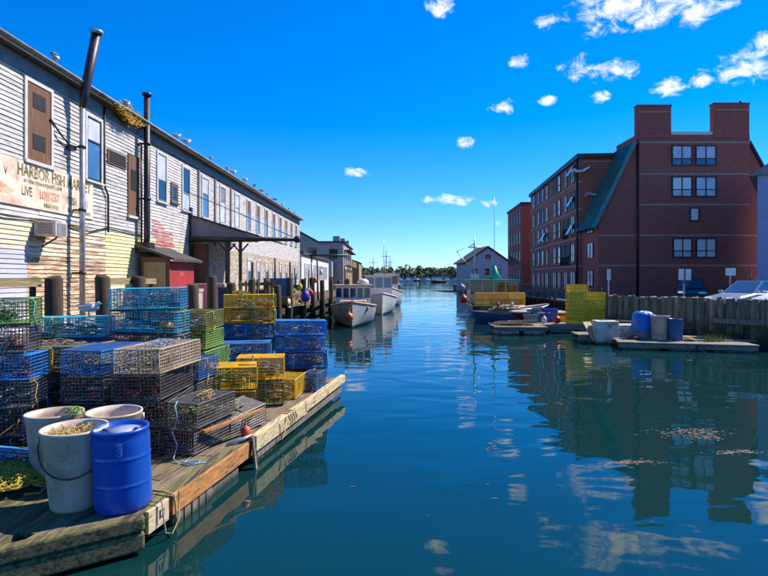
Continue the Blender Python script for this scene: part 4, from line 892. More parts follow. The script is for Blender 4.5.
tub('empty white bait tub behind the blue barrel', V(-3.36, 7.1, DZ + .004), .25, .315, .84, (R(-1), 0, R(-160)))
tub('empty white bait tub behind the strand-filled tub', V(-4.05, 7.02, DZ + .004), .25, .315, .84, (0, R(1), R(150)), None, False)
heap('rope_bundle', 'pale green rope bundle on the rim of the rear tub', 'rope', (-3.74, 6.88, DZ + .84), .13, .1, 22, 'rope_green', .009)

# ------------------------------------------------------------------ lobster traps
TL, TW, TH = 1.15, .6, .35
def wire(m, p, q, r=.0042):
    p, q = Vector(p), Vector(q); d = (q - p).normalized(); u_ = V(0, 0, 1) if abs(d.z) < .9 else V(1, 0, 0)
    a = d.cross(u_).normalized(); b_ = a.cross(d)
    vs = [e_ + (a * math.cos(t_) + b_ * math.sin(t_)) * r for e_ in (p, q) for t_ in (0, 2.094, 4.189)]
    m.add(vs, [(0, 1, 4, 3), (1, 2, 5, 4), (2, 0, 3, 5)])
def cage_mesh(cell=.048, r=.0052):
    m = MB(); nx, ny, nz = round(TL / cell), round(TW / cell), round(TH / cell)
    X = [-TL / 2 + TL * i / nx for i in range(nx + 1)]; Yv = [-TW / 2 + TW * i / ny for i in range(ny + 1)]; Z = [.03 + (TH - .03) * i / nz for i in range(nz + 1)]
    for x in X:
        for y in (Yv[0], Yv[-1]): wire(m, (x, y, Z[0]), (x, y, Z[-1]), r)
        for z in (Z[0], Z[-1]): wire(m, (x, Yv[0], z), (x, Yv[-1], z), r)
    for y in Yv[1:-1]:
        for z in (Z[0], Z[-1]): wire(m, (X[0], y, z), (X[-1], y, z), r)
        for x in (X[0], X[-1]): wire(m, (x, y, Z[0]), (x, y, Z[-1]), r)
    for z in Z[1:-1]:
        for y in (Yv[0], Yv[-1]): wire(m, (X[0], y, z), (X[-1], y, z), r)
        for x in (X[0], X[-1]): wire(m, (x, Yv[0], z), (x, Yv[-1], z), r)
    return m.mesh('cage')
CAGE = cage_mesh(); CAGE_FAR = cage_mesh(.075, .008)
def frame_mesh():
    m = MB(); x, y = TL / 2, TW / 2
    for z in (.03, TH):
        for s_ in (-1, 1): wire(m, (-x, s_ * y, z), (x, s_ * y, z), .009); wire(m, (s_ * x, -y, z), (s_ * x, y, z), .009)
    for a in (-1, 1):
        for c in (-1, 1): wire(m, (a * x, c * y, .03), (a * x, c * y, TH), .009)
    return m.mesh('edge_frame')
FRM = frame_mesh()
RUN = MB().b2((-TL / 2, -.03, 0), (TL / 2, .03, .03)).mesh('runner')
def head_mesh():
    m = MB(); rings = [(.26, .15, 0), (.2, .12, .1), (.13, .08, .22)]; n = 10; P = []
    for a, b_, d in rings: P.append([V(d, a * math.cos(6.283 * i / n), .19 + b_ * math.sin(6.283 * i / n)) for i in range(n)])
    for rr in P:
        for i in range(n): wire(m, rr[i], rr[(i + 1) % n], .004)
    for i in range(n):
        for k in (0, 1): wire(m, P[k][i], P[k + 1][i], .004); wire(m, P[k][i], P[k + 1][(i + 1) % n], .003)
    return m.mesh('net_head')
HEAD = head_mesh()
def coil_mesh(seed):
    r_ = random.Random(seed); m = MB()
    for k in range(5):
        c = V(r_.uniform(-.3, .3), r_.uniform(-.14, .14), .06 + .03 * k); R0 = r_.uniform(.08, .16); a0 = r_.random() * 6
        m.tube([c + V(R0 * 1.3 * math.cos(a0 + t_ * .8), R0 * math.sin(a0 + t_ * .8), r_.uniform(-.02, .06)) for t_ in range(9)], .013, 4)
    return m.mesh('rope_coil')
COILS = [coil_mesh(i) for i in range(5)]
def drape_mesh(seed):
    r_ = random.Random(seed); x = r_.uniform(-.4, .4); y = -TW / 2 - .012
    pts = [(x, 0, TH + .012), (x + .05, y * .6, TH + .014), (x + .06, y - .005, TH), (x + .05 + r_.uniform(-.1, .1), y - .02, .2), (x + r_.uniform(-.15, .15), y - .02, .02 - r_.uniform(0, .2)), (x + .12, y - .02, .05), (x + .1 + r_.uniform(0, .1), y - .015, .25)]
    return MB().tube(pts, .011, 5).mesh('bridle_rope')
DRP = [drape_mesh(i) for i in range(6)]
def drape_end(seed):
    r_ = random.Random(seed + 90); y = r_.uniform(-.2, .2); x = TL / 2 + .012
    return MB().tube([(.2, y, TH + .012), (x - .02, y, TH + .012), (x + .012, y + .03, TH - .05), (x + .015, y + r_.uniform(-.1, .1), .15), (x + .015, y + r_.uniform(-.2, .2), -.1)], .011, 5).mesh('bridle_rope')
DRE = [drape_end(i) for i in range(4)]
BRK = MB().b2((-.1, -.05, .035), (.1, .05, .1)).mesh('weight')
DIV = MB()
for i in range(11): wire(DIV, (0, -TW / 2 + TW * i / 10, .03), (0, -TW / 2 + TW * i / 10, TH), .004)
for i in range(7): wire(DIV, (0, -TW / 2, .03 + (TH - .03) * i / 6), (0, TW / 2, .03 + (TH - .03) * i / 6), .004)
DIV = DIV.mesh('divider')
FLT = MB().lathe([(.001, -.14), (.05, -.1), (.065, 0), (.05, .1), (.001, .14)], 10, axis='x').mesh('buoy')
def trap(label, loc, rot, color, scale=(1, 1, 1), group=None, far=False, full=True):
    t_ = thing('lobster_trap', label, 'lobster trap', loc, rot, group, scale); w_ = 'wire_' + color
    ob('cage', CAGE_FAR if far else CAGE, w_, t_); ob('edge_frame', FRM, w_, t_)
    for s_ in (-1, 1): ob('runner', RUN, 'runner', t_, (0, s_ * .24, 0))
    ob('divider', DIV, w_, t_, (rnd.uniform(-.08, .08), 0, 0))
    if full:
        ob('net_head', HEAD, rnd.choice(['net_dark', 'net_dark', 'net_orange', 'rope_green']), t_, (-.5, 0, 0)); ob('net_head', HEAD, 'net_dark', t_, (.12, 0, 0), (0, 0, 0))
        ob('rope_coil', rnd.choice(COILS), rnd.choice(['rope_tan', 'rope_green', 'rope_blue', 'runner', 'net_dark', 'net_orange']), t_, (rnd.uniform(-.1, .2), 0, 0), (0, 0, rnd.choice([0, 3.14])))
        if rnd.random() < .42: ob('bridle_rope', rnd.choice(DRP), rnd.choice(['rope_tan', 'rope_tan', 'rope_yellow', 'rope_blue', 'rope_green']), t_)
        if rnd.random() < .3: ob('rope_coil', rnd.choice(COILS), rnd.choice(['rope_tan', 'rope_yellow', 'rope_green', 'rope_blue']), t_, (rnd.uniform(-.2, .2), rnd.uniform(-.08, .08), TH - .02), (0, 0, rnd.random() * 6), (.9, .8, .45))
        if rnd.random() < .25: ob('bridle_rope', rnd.choice(DRE), rnd.choice(['rope_tan', 'rope_yellow', 'rope_blue']), t_)
        if rnd.random() < .8: ob('rope_coil', rnd.choice(COILS), rnd.choice(['rope_tan', 'rope_yellow', 'net_dark', 'rope_blue', 'buoy_white']), t_, (rnd.uniform(-.2, .1), 0, .02), (0, 0, rnd.choice([0, 3.14])))
        ob('weight', BRK, 'weight_brick', t_, (rnd.choice([-.4, .4]), rnd.uniform(-.15, .15), 0))
        if rnd.random() < .45: ob('buoy', FLT, rnd.choice(['buoy_white', 'buoy_orange', 'buoy_red', 'tote_teal', 'tote_yellow']), t_, (rnd.uniform(-.3, .3), rnd.uniform(-.12, .12), .12), (0, 0, rnd.random() * 3))
    return t_
CN = {'teal': 'teal', 'blue': 'bright blue', 'navy': 'navy blue', 'yellow': 'yellow', 'green': 'green', 'dark': 'charcoal', 'black': 'black', 'tan': 'sandy tan', 'olive': 'olive'}
GRP = 'lobster traps stacked on the floating dock'
def stack(where, x, y, rot, cols_, scale=(1, 1, 1), z=DZ, jit=.045):
    n_ = len(cols_)
    for i, c in enumerate(cols_):
        lvl = 'only trap' if n_ == 1 else ('bottom' if i == 0 else ('top' if i == n_ - 1 else ORD[i] + ' up'))
        trap(f'{CN[c]} wire lobster trap, {lvl} of stack {where}', (x + rnd.uniform(-jit, jit), y + rnd.uniform(-jit, jit), z + .006), (rnd.uniform(-.022, .022), rnd.uniform(-.022, .022), R(rot) + rnd.uniform(-.11, .11)), c, (scale[0] * rnd.uniform(.96, 1.04), scale[1], scale[2]), GRP)
        z += (TH + .02) * scale[2]
stack('at the left edge of view', -5.36, 7.72, 12, ['black', 'dark', 'dark', 'blue', 'dark', 'green'])
stack('behind the white tubs', -5.2, 8.75, 6, ['dark', 'dark', 'black', 'dark'], (.95, 1, 1))
stack('left of the tan trap', -4.22, 8.55, 86, ['navy', 'black', 'dark', 'navy'], (1, 1, 1))
stack('with a gull on top', -5.2, 9.6, 4, ['dark', 'black', 'dark', 'navy', 'teal'], (.95, 1, 1))
stack('behind the blue barrel', -3.4, 8.55, 87, ['black', 'dark', 'black', 'tan'], (1.08, 1.14, 1.02))
stack('crowned by two teal traps', -4.0, 9.78, 4, ['dark', 'black', 'navy', 'dark', 'teal', 'teal'], (1, 1, 1.05))
stack('by the wooden lath', -2.72, 8.5, 80, ['dark', 'black'], (1, .85, 1))
stack('nearest the curb timber', -2.85, 10.55, 6, ['yellow', 'yellow'], (.82, 1, 1.22))
stack('just past the nearest yellow pair', -2.45, 11.25, 8, ['olive', 'yellow'], (.8, 1, 1.3))
stack('past the yellow pairs', -2.0, 12.1, 85, ['yellow'], (.8, .75, 1.15))
stack('mostly green beside the teal traps', -3.62, 11.3, 84, ['dark', 'green', 'green', 'green', 'olive'], (1, 1, 1))
stack('of blues behind the yellow pairs', -3.1, 12.35, 6, ['navy', 'blue', 'navy'], (1, 1, 1))
stack('topped by two yellow traps', -3.2, 13.55, 8, ['navy', 'blue', 'navy', 'blue', 'yellow', 'yellow'], (1.05, 1, .95))
stack('at the blue end of the dock', -1.96, 13.45, 8, ['black', 'navy', 'blue', 'blue'], (1, 1, 1.02))
stack('at the very tip of the dock', -1.6, 12.75, 84, ['navy'], (.6, .55, 1.1))
stack('wedged behind the left stack', -5.45, 8.3, 20, ['dark', 'navy', 'dark', 'olive'], (.85, .7, 1))
stack('squeezed beside the tan trap', -3.92, 9.15, 15, ['dark', 'black', 'dark'], (.5, .6, 1.05), jit=.02)
stack('in front of the green tiers', -3.3, 10.0, 78, ['black', 'dark', 'navy'], (.75, .8, 1))
stack('behind the blue end stack', -2.0, 14.05, 6, ['navy', 'blue'], (1, .8, 1.02), jit=.02)
trap('charcoal wire lobster trap slumped beside the lath pair', (-2.42, 9.42, DZ + .03), (R(9), R(-7), R(60)), 'dark', (.7, .8, 1), GRP)
trap('bright blue wire lobster trap tipped against the left stack', (-4.72, 6.98, DZ + .05), (R(-12), R(14), R(28)), 'blue', (.6, .8, 1), GRP)
# ------------------------------------------------------------------ gulls
def gull_meshes():
    b_ = MB().lathe([(.001, -.2), (.03, -.17), (.07, -.08), (.085, .02), (.075, .1), (.045, .155), (.036, .18), (.001, .2)], 12, (0, 0, 0), axis='y', sy=.95)
    b_ = MB().add([], []) if False else b_
    b_.lathe([(.001, -.045), (.03, -.035), (.042, 0), (.033, .032), (.001, .045)], 10, (0, .18, .085), axis='y'); b_.tube([(0, .13, .02), (0, .17, .07)], [.06, .04], 8)
    w_ = MB()
    for s_ in (-1, 1): w_.prism([(s_ * .07, .1, .05), (s_ * .092, .0, .03), (s_ * .07, -.16, .03), (s_ * .01, -.3, .035), (s_ * .02, -.12, .082), (s_ * .045, .05, .085)], (s_ * .008, 0, .006))
    k_ = MB().tube([(0, .22, .083), (0, .275, .072)], [.012, .004], 6)
    l_ = MB()
    for s_ in (-1, 1): l_.tube([(s_ * .03, 0, -.06), (s_ * .03, .01, -.16)], .007, 5).box((s_ * .03, .025, -.165), (.035, .05, .008))
    return b_.mesh('body'), w_.mesh('wing'), k_.mesh('beak'), l_.mesh('leg')
GM = gull_meshes()
def gull(label, loc, rz, s_=1., group='gulls on the left roof edge'):
    t_ = thing('seagull', label, 'seagull', loc, (0, 0, rz), group, (s_, s_, s_))
    for nm, me, m_ in zip(('body', 'wing', 'beak', 'leg'), GM, ('gull_white', 'gull_grey', 'gull_yellow', 'gull_yellow')): ob(nm, me, m_, t_, (0, 0, .169))
gull('white gull resting on the teal trap behind the tubs', (-4.95, 9.55, 2.245), R(-75), .85, 'gull on the traps')
for i, y in enumerate((16.6, 21.0, 25.8, 27.0, 30.6, 33.6, 34.8, 37.5, 40, 42.2, 44, 47, 50, 53, 56)):
    gull('white gull perched on the left roof edge, ' + ORD[i] + ' from the near end', (-10.3 + .02 * y + .40, y, ZE + .155), rnd.uniform(-2, 1), rnd.uniform(.95, 1.15))

# ================================================================== BOATS
def hull_mesh(L, Bm, sb, ss, draft=.35, rake=.5, n=14, tumble=0, stern=.86):
    rows = []
    for i in range(n + 1):
        t_ = i / n; k = max(0, (t_ - .4) / .6); half = Bm / 2 * (stern + (1 - stern) * min(1, t_ / .4)) * (1 - k ** 2.3) + .015
        sh = ss + (sb - ss) * t_ ** 2; y = -L / 2 + L * t_; kz = -draft * (1 - k ** 4)
        rows.append([(0, y, kz), (half * (.55 - .3 * k), y + rake * .2 * k, kz * .6), (half * (.9 - .35 * k), y + rake * .45 * k, .12 + .1 * k), (half * (.97 - .14 * k), y + rake * .75 * k, sh * .6), (half, y + rake * k, sh)])
    return rows
def boat_hull(root, L, Bm, sb, ss, mat, deckmat='boat_buff', rail='boat_white', rake=.5, draft=.35, stern=.86):
    rows = hull_mesh(L, Bm, sb, ss, draft, rake, stern=stern); n = len(rows); m = MB(); vs = []
    for r in rows: vs += [(-x, y, z) for x, y, z in r[::-1]] + [(x, y, z) for x, y, z in r[1:]]
    fs = [(i * 9 + j, i * 9 + j + 1, i * 9 + 10 + j, i * 9 + 9 + j) for i in range(n - 1) for j in range(8)] + [tuple(range(9))]
    m.add(vs, fs, True); m.build('hull', mat, root)
    d = MB(); vs = []
    for r in rows: x, y, z = r[-1]; vs += [(-x * .97, y, z - .1), (x * .97, y, z - .1)]
    d.add(vs, [(i * 2, i * 2 + 1, i * 2 + 3, i * 2 + 2) for i in range(n - 1)]); d.build('deck', deckmat, root)
    rl = MB(); rl.tube([(r[-1][0], r[-1][1], r[-1][2]) for r in rows], .055, 6); rl.tube([(-r[-1][0], r[-1][1], r[-1][2]) for r in rows], .055, 6); rl.tube([(-rows[0][-1][0], rows[0][-1][1], rows[0][-1][2]), rows[0][-1]], .055, 6); rl.build('rub_rail', rail, root)
    return rows
def wheelhouse(root, y0, y1, w, z0, z1, panes, wall='boat_white', roof='boat_white', glass='glass_dark', over=.2, sill=.45, front='y1', sides=2):
    """cabin with posts and panes between; front wall at y1 (bow side)"""
    zs = z0 + (z1 - z0) * sill; c = MB(); c.b2((-w / 2, y0, z0), (w / 2, y1, zs)); c.b2((-w / 2, y0, z1 - .12), (w / 2, y1, z1)); c.build('cabin', wall, root)
    MB().b2((-w / 2 + .06, y0 + .06, zs), (w / 2 - .06, y1 - .06, z1 - .13)).build('interior', 'frame_dark', root)
    for yy, s_ in ((y1, 1), (y0, -1)):
        for i in range(panes + 1):
            xx = -w / 2 + w * i / panes; MB().b2((max(-w / 2, xx - .05), yy - s_ * .08, zs), (min(w / 2, xx + .05), yy, z1 - .12)).build('mullion', wall, root)
        for i in range(panes): MB().b2((-w / 2 + w * i / panes + .06, yy - s_ * .05, zs + .02), (-w / 2 + w * (i + 1) / panes - .06, yy - s_ * .025, z1 - .14)).build('pane', glass, root)
    for s_ in (-1, 1):
        for i in range(1, sides): yy = y0 + (y1 - y0) * i / sides; MB().b2((s_ * w / 2 - s_ * .07, yy - .05, zs), (s_ * w / 2, yy + .05, z1 - .12)).build('mullion', wall, root)
        for i in range(sides): MB().b2((s_ * w / 2 - s_ * .05, y0 + (y1 - y0) * i / sides + .09, zs + .02), (s_ * w / 2 - s_ * .025, y0 + (y1 - y0) * (i + 1) / sides - .09, z1 - .14)).build('pane', glass, root)
    MB().b2((-w / 2 - over, y0 - over, z1 + .002), (w / 2 + over, y1 + over, z1 + .1)).build('roof', roof, root, bevel=.03)
def mast(root, x, y, z0, z1, r=.04, mat='aluminium', spread=0):
    m = MB().tube([(x, y, z0), (x, y, z1)], [r, r * .6], 7)
    if spread: m.tube([(x - spread, y, z0 + (z1 - z0) * .75), (x + spread, y, z0 + (z1 - z0) * .75)], r * .6, 6)
    return m.build('mast', mat, root)
q = gp(349.5, 328, 0)
b1 = thing('lobster_boat', 'grey hulled lobster boat with five-pane windshield moored bow towards us', 'boat', (q.x, q.y + 4.3, 0), (0, 0, R(182)))
boat_hull(b1, 8.2, 2.95, 1.5, .95, 'hull_grey', 'boat_buff', 'boat_buff', .45, stern=.9)
wheelhouse(b1, -.6, 1.5, 2.2, 1.0, 2.35, 5, 'siding_white', 'boat_buff', 'glass_dark', .12, .48)
MB().prism([(-1.0, 1.5, 1.0), (1.0, 1.5, 1.0), (.8, 1.5, 1.55), (-.8, 1.5, 1.55)], (0, 1.3, -.05)).build('trunk_cabin', 'boat_buff', b1, bevel=.06)
MB().lathe([(.34, 0), (.38, .06), (.36, .24), (.22, .36), (.001, .4)], 18, (-.62, .6, 2.44)).build('roof_canister', 'boat_white', b1)
MB().tube([(.5, .2, 2.45), (.5, .2, 3.6)], .025, 6).tube([(.2, .2, 3.1), (.8, .2, 3.1)], .02, 5).build('antenna', 'aluminium', b1)
MB().b2((.25, .7, 2.45), (.55, .9, 2.75)).build('searchlight', 'metal_dark', b1)
MB().beam((.0, 3.0, 1.2), (0, 4.3, 1.58), .12, .12).build('bow_post', 'boat_white', b1)
fo = at(349.2, 321.5, q.y - .75); buoy('orange ball fender hanging at the grey boat bow', (fo.x, fo.y, fo.z), 'buoy_orange', .24, 'fender', 1.05)
q2 = at(372, 0, 44)
b_ = thing('lobster_boat', 'white lobster boat with blue windowed wheelhouse behind the grey boat', 'boat', (-.5, 49, 0), (0, 0, R(184)))
boat_hull(b_, 9.5, 3.2, 1.7, 1.0, 'hull_white', 'boat_buff', 'boat_white', .5); wheelhouse(b_, -1, 1.2, 2.2, 1.1, 3.0, 3, 'boat_white', 'boat_white', 'glass_blue', .15, .5); mast(b_, .4, -.5, 3.0, 4.6, .035, 'metal_dark', .4); mast(b_, -.7, -2, 1, 4.6, .035, 'metal_dark')
b_ = thing('fishing_boat', 'white fishing boat with red fender third in the left row', 'boat', (.3, 62, 0), (0, 0, R(183)))
boat_hull(b_, 10, 3.4, 1.9, 1.1, 'hull_white', 'boat_buff', 'boat_white', .5); wheelhouse(b_, -1.4, 1.0, 2.3, 1.2, 3.2, 3, 'boat_white', 'boat_white', 'glass_dark', .15, .5); mast(b_, 0, -1, 3.2, 5.9, .06, 'metal_dark', .5); mast(b_, .8, -2.5, 1.2, 4.6, .04, 'aluminium', .3)
buoy('red ball fender on the white third boat', (at(383, 300, 57).x, 57.2, .55), 'buoy_red', .36, 'fender', 1.0)
b_ = thing('fishing_boat', 'pale fishing boat with tall thin antenna fourth in the left row', 'boat', (.0, 78, 0), (0, 0, R(184)))
boat_hull(b_, 11, 3.6, 2.0, 1.1, 'hull_white', 'boat_buff', 'boat_white', .5); wheelhouse(b_, -1.4, 1.2, 2.5, 1.2, 3.4, 3, 'boat_white', 'boat_buff', 'glass_dark', .15, .5); mast(b_, 0, -.5, 3.4, 8.2, .03, 'aluminium'); mast(b_, -.9, -2.5, 1.2, 5.6, .07, 'metal_dark', .6); mast(b_, .9, 2.0, 2, 5.0, .05, 'buoy_red')
b_ = thing('fishing_boat', 'farthest fishing boat with dark gantry mast in the left row', 'boat', (1.2, 98, 0), (0, 0, R(185)))
boat_hull(b_, 11, 3.6, 2.0, 1.1, 'hull_dark', 'boat_buff', 'boat_white', .5); wheelhouse(b_, -1.4, 1.2, 2.5, 1.2, 3.4, 3, 'boat_white', 'boat_white', 'glass_dark', .15, .5); mast(b_, 0, -.5, 3.4, 6.2, .07, 'metal_dark', .9); mast(b_, 1.2, -3, 1.2, 5, .07, 'metal_dark', .5)

# right: workboat with turquoise roof, stern towards us
b5 = thing('workboat', 'workboat with turquoise roof and open windowed wheelhouse moored at the right floats', 'boat', (at(490, 0, 45.5).x, 45.5, 0), (0, 0, R(-3)))
boat_hull(b5, 9, 3.9, 1.6, .85, 'hull_dark', 'boat_buff', 'boat_buff', .5, stern=.95)
wheelhouse(b5, -2.2, .8, 3.6, .9, 2.65, 4, 'boat_buff', 'turquoise', 'glass_dark', .2, .42)
MB().lathe([(.55, 0), (.3, .5), (.12, 1.0), (.001, 1.05)], 10, (.2, -1.2, 2.76)).build('roof_cone', 'turquoise', b5)
mast(b5, .2, -1.0, 3.7, 9.2, .028, 'aluminium'); mast(b5, -1.2, .3, 2.7, 6.2, .08, 'aluminium', .5); MB().tube([(-1.2, .3, 3.2), (-2.6, .3, 5.0), (-1.2, .3, 5.6)], .05, 6).build('boom', 'aluminium', b5); MB().b2((-1.5, -.2, 2.76), (-.9, .4, 3.2)).build('radar_box', 'aluminium', b5)
GR = 'yellow traps on the workboat stern'
for i in range(3):
    for j in range(2): trap(f'yellow trap on the workboat stern, {["left", "middle", "right"][i]} of the {["lower", "upper"][j]} row', (b5.location.x - 1.25 + i * 1.22, 41.55, .87 + j * .47), (0, 0, rnd.uniform(-.04, .04)), 'yellow', (1, 1, 1.3), GR, True, False)
for i, (px, py, m_, lab) in enumerate(((463.5, 303, 'buoy_red', 'red ball fender at the left side of the workboat'), (461.5, 292, 'tote_grey', 'grey fender above the red one on the workboat'))):
    q = at(px, py, 42.5); buoy(lab, (q.x, 42.5, q.z), m_, .3, 'fender', 1.0)

sk = thing('skiff', 'blue skiff heaped with rope moored before the workboat', 'boat', (at(506, 0, 36).x, 36, 0), (0, 0, R(78)))
boat_hull(sk, 3.6, 1.5, .75, .6, 'hull_blue', 'boat_buff', 'weathered', .3)
MB().b2((-.45, -1.2, .55), (.45, 1.1, .9)).build('gear_box', 'weathered', sk, bevel=.05)
heap('rope_heap', 'tangle of grey rope heaped on the blue skiff', 'rope', (at(506, 0, 36).x, 36, .88), .95, .3, 60, 'weathered', .03)
sk = thing('skiff', 'small blue hulled skiff behind the floats', 'boat', (at(528, 0, 40).x, 40, 0), (0, 0, R(-60)))
boat_hull(sk, 3.6, 1.6, 1.0, .7, 'hull_blue', 'boat_buff', 'boat_white', .3); MB().b2((-.5, -1.4, .6), (.5, -1.0, .75)).build('thwart', 'boat_buff', sk)
sk = thing('skiff', 'low red and white dinghy resting beside the yellow crates', 'boat', (at(540, 0, 32.6).x, 32.6, .62), (0, 0, R(95)))
boat_hull(sk, 3.0, 1.2, .34, .3, 'hull_red', 'boat_white', 'boat_white', .3, .2); MB().b2((-.5, -.3, .24), (.5, .0, .36)).build('thwart', 'boat_buff', sk)

# ------------------------------------------------------------------ right-hand floats
def raft(name, label, c, size, rotz, pm='weathered', fm='styro', n=8, zt_=.38, group='floats on the right', along='x'):
    x, y = size; t_ = thing(name, label, 'float', (c[0], c[1], 0), (0, 0, rotz), group)
    for i in range(n):
        w_ = y / n
        MB().b2((-x / 2 + rnd.uniform(-.08, .05), -y / 2 + i * w_ + .008, zt_ - .05 + rnd.uniform(-.008, .008)), (x / 2 + rnd.uniform(-.05, .08), -y / 2 + (i + 1) * w_ - .008, zt_ + rnd.uniform(-.006, .006))).build('plank', pm, t_)
    for yy in (-y / 2 + .1, y / 2 - .1): MB().b2((-x / 2, yy - .07, zt_ - .22), (x / 2, yy + .07, zt_ - .055)).build('beam', pm, t_)
    k = max(2, int(x / 1.3))
    for i in range(k): MB().b2((-x / 2 + x * (i + .08) / k, -y / 2 + .03, -.25), (-x / 2 + x * (i + .92) / k, y / 2 - .03, zt_ - .225)).build('float_billet', fm, t_, bevel=.04)
    return t_
rf = raft('debris_float', 'low float strewn with broken timbers and a white foam billet', (at(519, 0, 29.2).x, 29.3), (2.6, 1.5), R(-2), 'weathered', 'styro', 6, .42)
for k in range(9):
    a = rnd.uniform(-.5, .5); c_ = V(rnd.uniform(-.9, .6), rnd.uniform(-.5, .6), .45 + k * .022)
    MB().beam(c_ + V(-.7 * math.cos(a), -.7 * math.sin(a), 0), c_ + V(.7 * math.cos(a), .7 * math.sin(a), .02), .12, .05).build('broken_board', 'wood_brown' if k % 2 else 'weathered', rf)
rf = raft('plank_float', 'long plank float under the yellow crates', (9.4, 31.4), (4.6, 3.4), R(-4), 'weathered', 'dock_grey', 12, .4)
CR_X, CR_Y = at(583, 0, 31).x, 31.0
def crate(label, loc, rz, size=(.95, .7, .42), mat='crate_yellow', group='yellow crates on the right float'):
    x, y, z = size; t_ = thing('fish_crate', label, 'crate', loc, (0, 0, rz), group); m = MB()
    m.b2((-x / 2 + .03, -y / 2 + .03, .012), (x / 2 - .03, y / 2 - .03, .04)); m.build('floor', mat, t_)
    for nm, zz in (('rim', z - .05), ('rim', 0)):
        f_ = MB(); f_.b2((-x / 2, -y / 2, zz), (x / 2, -y / 2 + .04, zz + .05)).b2((-x / 2, y / 2 - .04, zz), (x / 2, y / 2, zz + .05)).b2((-x / 2, -y / 2 + .04, zz + .001), (-x / 2 + .04, y / 2 - .04, zz + .049)).b2((x / 2 - .04, -y / 2 + .04, zz + .001), (x / 2, y / 2 - .04, zz + .049)); f_.build(nm, mat, t_)
    for nm, yy in (('side', -y / 2 + .012), ('side', y / 2 - .012)):
        f_ = MB(); k = 8
        for i in range(k + 1): xx = -x / 2 + .03 + (x - .06) * i / k; f_.b2((xx - .036, yy - .01, .051), (xx + .036, yy + .01, z - .051))
        f_.b2((-x / 2 + .02, yy - .006, z * .4), (x / 2 - .02, yy + .006, z * .52)); f_.build(nm, mat, t_)
    for xx in (-x / 2 + .012, x / 2 - .012):
        f_ = MB(); k = 4
        for i in range(k + 1): yy = -y / 2 + .05 + (y - .1) * i / k; f_.b2((xx - .01, yy - .022, .051), (xx + .01, yy + .022, z - .051))
        f_.b2((xx - .006, -y / 2 + .045, z * .4), (xx + .006, y / 2 - .045, z * .52)); f_.build('end', mat, t_)
    return t_
for j in range(4):
    for i in range(2): crate(f'yellow slatted crate, {["left", "right"][i]} of the {["bottom", "second", "third", "fourth"][j]} row on the float', (CR_X - .5 + i * .98, CR_Y - .4, .41 + j * .425), rnd.uniform(-.03, .03))
crate('single yellow crate on top of the tall yellow stack', (CR_X - .45, CR_Y - .35, .41 + 4 * .425), .03)
crate('low yellow crate behind the blue bin left of the yellow stack', (at(557, 0, 32.4).x, 32.45, .41), .2, (.8, .6, .5))
tote('blue bin beside the yellow crates on the right float', 'plastic_blue', (at(548, 0, 32).x + .15, 32.3, .4), (.75, .65, .75), .1)
tote('white box left of the blue bin on the right float', 'plastic_white', (at(539.5, 0, 32.3).x, 32.75, .4), (.55, .5, .8), 0)
tote('teal tub beside the white box on the right float', 'tote_teal', (at(533, 0, 32.4).x, 32.2, .4), (.6, .55, .7), .3)
buoy('red ball buoy in front of the blue bin', (at(556.5, 0, 31).x, 30.9, .41), 'buoy_red', .2, long=1.0)
# white foam boxes float
rf = raft('foam_box_float', 'pale wooden float with tilted ramp board left of the white boxes', (at(592, 0, 26).x, 26.1), (1.4, 1.6), R(-8), 'weathered', 'dock_grey', 6, .34)
for i, (px, Y, w_, h_, lab) in enumerate(((605, 25.2, .95, 1.0, 'large stained white foam block at the left of the right raft'), (626, 25.4, .95, .82, 'stained white foam block beside the blue tarp'))):
    o = MB().b2((-w_ / 2, -.45, -.2), (w_ / 2, .45, h_)).build('foam_block', 'styro', None, (at(px, 0, Y).x, Y, 0), (0, 0, R(-6)), bevel=.05); tag(o, lab, 'foam block')
rf = raft('work_raft', 'flat weathered plank raft carrying white tub and blue barrel', (12.2, 23.6), (5.0, 2.5), R(-14), 'weathered', 'dock_grey', 11, .30)
def ron(px, Y): return V(at(px, 0, Y).x, Y, .304)
t_ = thing('tarp_covered_bin', 'blue tarp covered bin between the foam blocks and white tub', 'bin', ron(643.5, 24.5))
MB().b2((-.33, -.3, 0), (.33, .3, .75)).build('bin', 'tote_grey', t_)
m = MB(); n_ = 24; vs = []
for zz, rr, am in ((.3, .43, .05), (.62, .42, .04), (1.0, .4, .03), (1.12, .3, .03), (1.16, .02, 0)):
    for i in range(n_):
        a = 6.283 * i / n_; k = max(abs(math.cos(a)), abs(math.sin(a))); rr_ = rr / (k ** .7) * .93 + am * math.sin(i * 2.3) ; vs.append((rr_ * math.cos(a), rr_ * .92 * math.sin(a), zz + rnd.uniform(-.03, .03)))
m.add(vs, [(j * n_ + i, j * n_ + (i + 1) % n_, (j + 1) * n_ + (i + 1) % n_, (j + 1) * n_ + i) for j in range(4) for i in range(n_)], True); m.build('tarp', 'tarp_blue', t_)
tub('white round tub on the work raft beside the blue barrel', ron(660, 23.9), .34, .36, 1.0, (0, 0, R(200)), None, False)
drum('dark blue plastic barrel on the work raft', ron(675, 23.5), 'hull_blue', .29, .9, None, 'plastic_white')
o = MB().beam(ron(687, 24.2) + V(-.5, 0, .08), ron(687, 24.2) + V(.9, .3, .05), .3, .06).build('loose_plank', 'dock_pale'); tag(o, 'pale loose plank lying by the dark blue barrel', 'plank')
mb = MB()
for _ in range(160):
    b0 = ron(rnd.gauss(713, 7), 23.2 + rnd.uniform(-.3, .3)); l = rnd.uniform(.1, .42); d_ = V(rnd.uniform(-.2, .2), rnd.uniform(-.2, .2), l)
    mb.add([b0, b0 + V(.025, 0, 0), b0 + d_ + V(.005, 0, 0)], [(0, 1, 2)])
tag(mb.build('weeds', 'leaf'), 'tuft of green weeds growing on the work raft', 'weeds', kind='stuff')
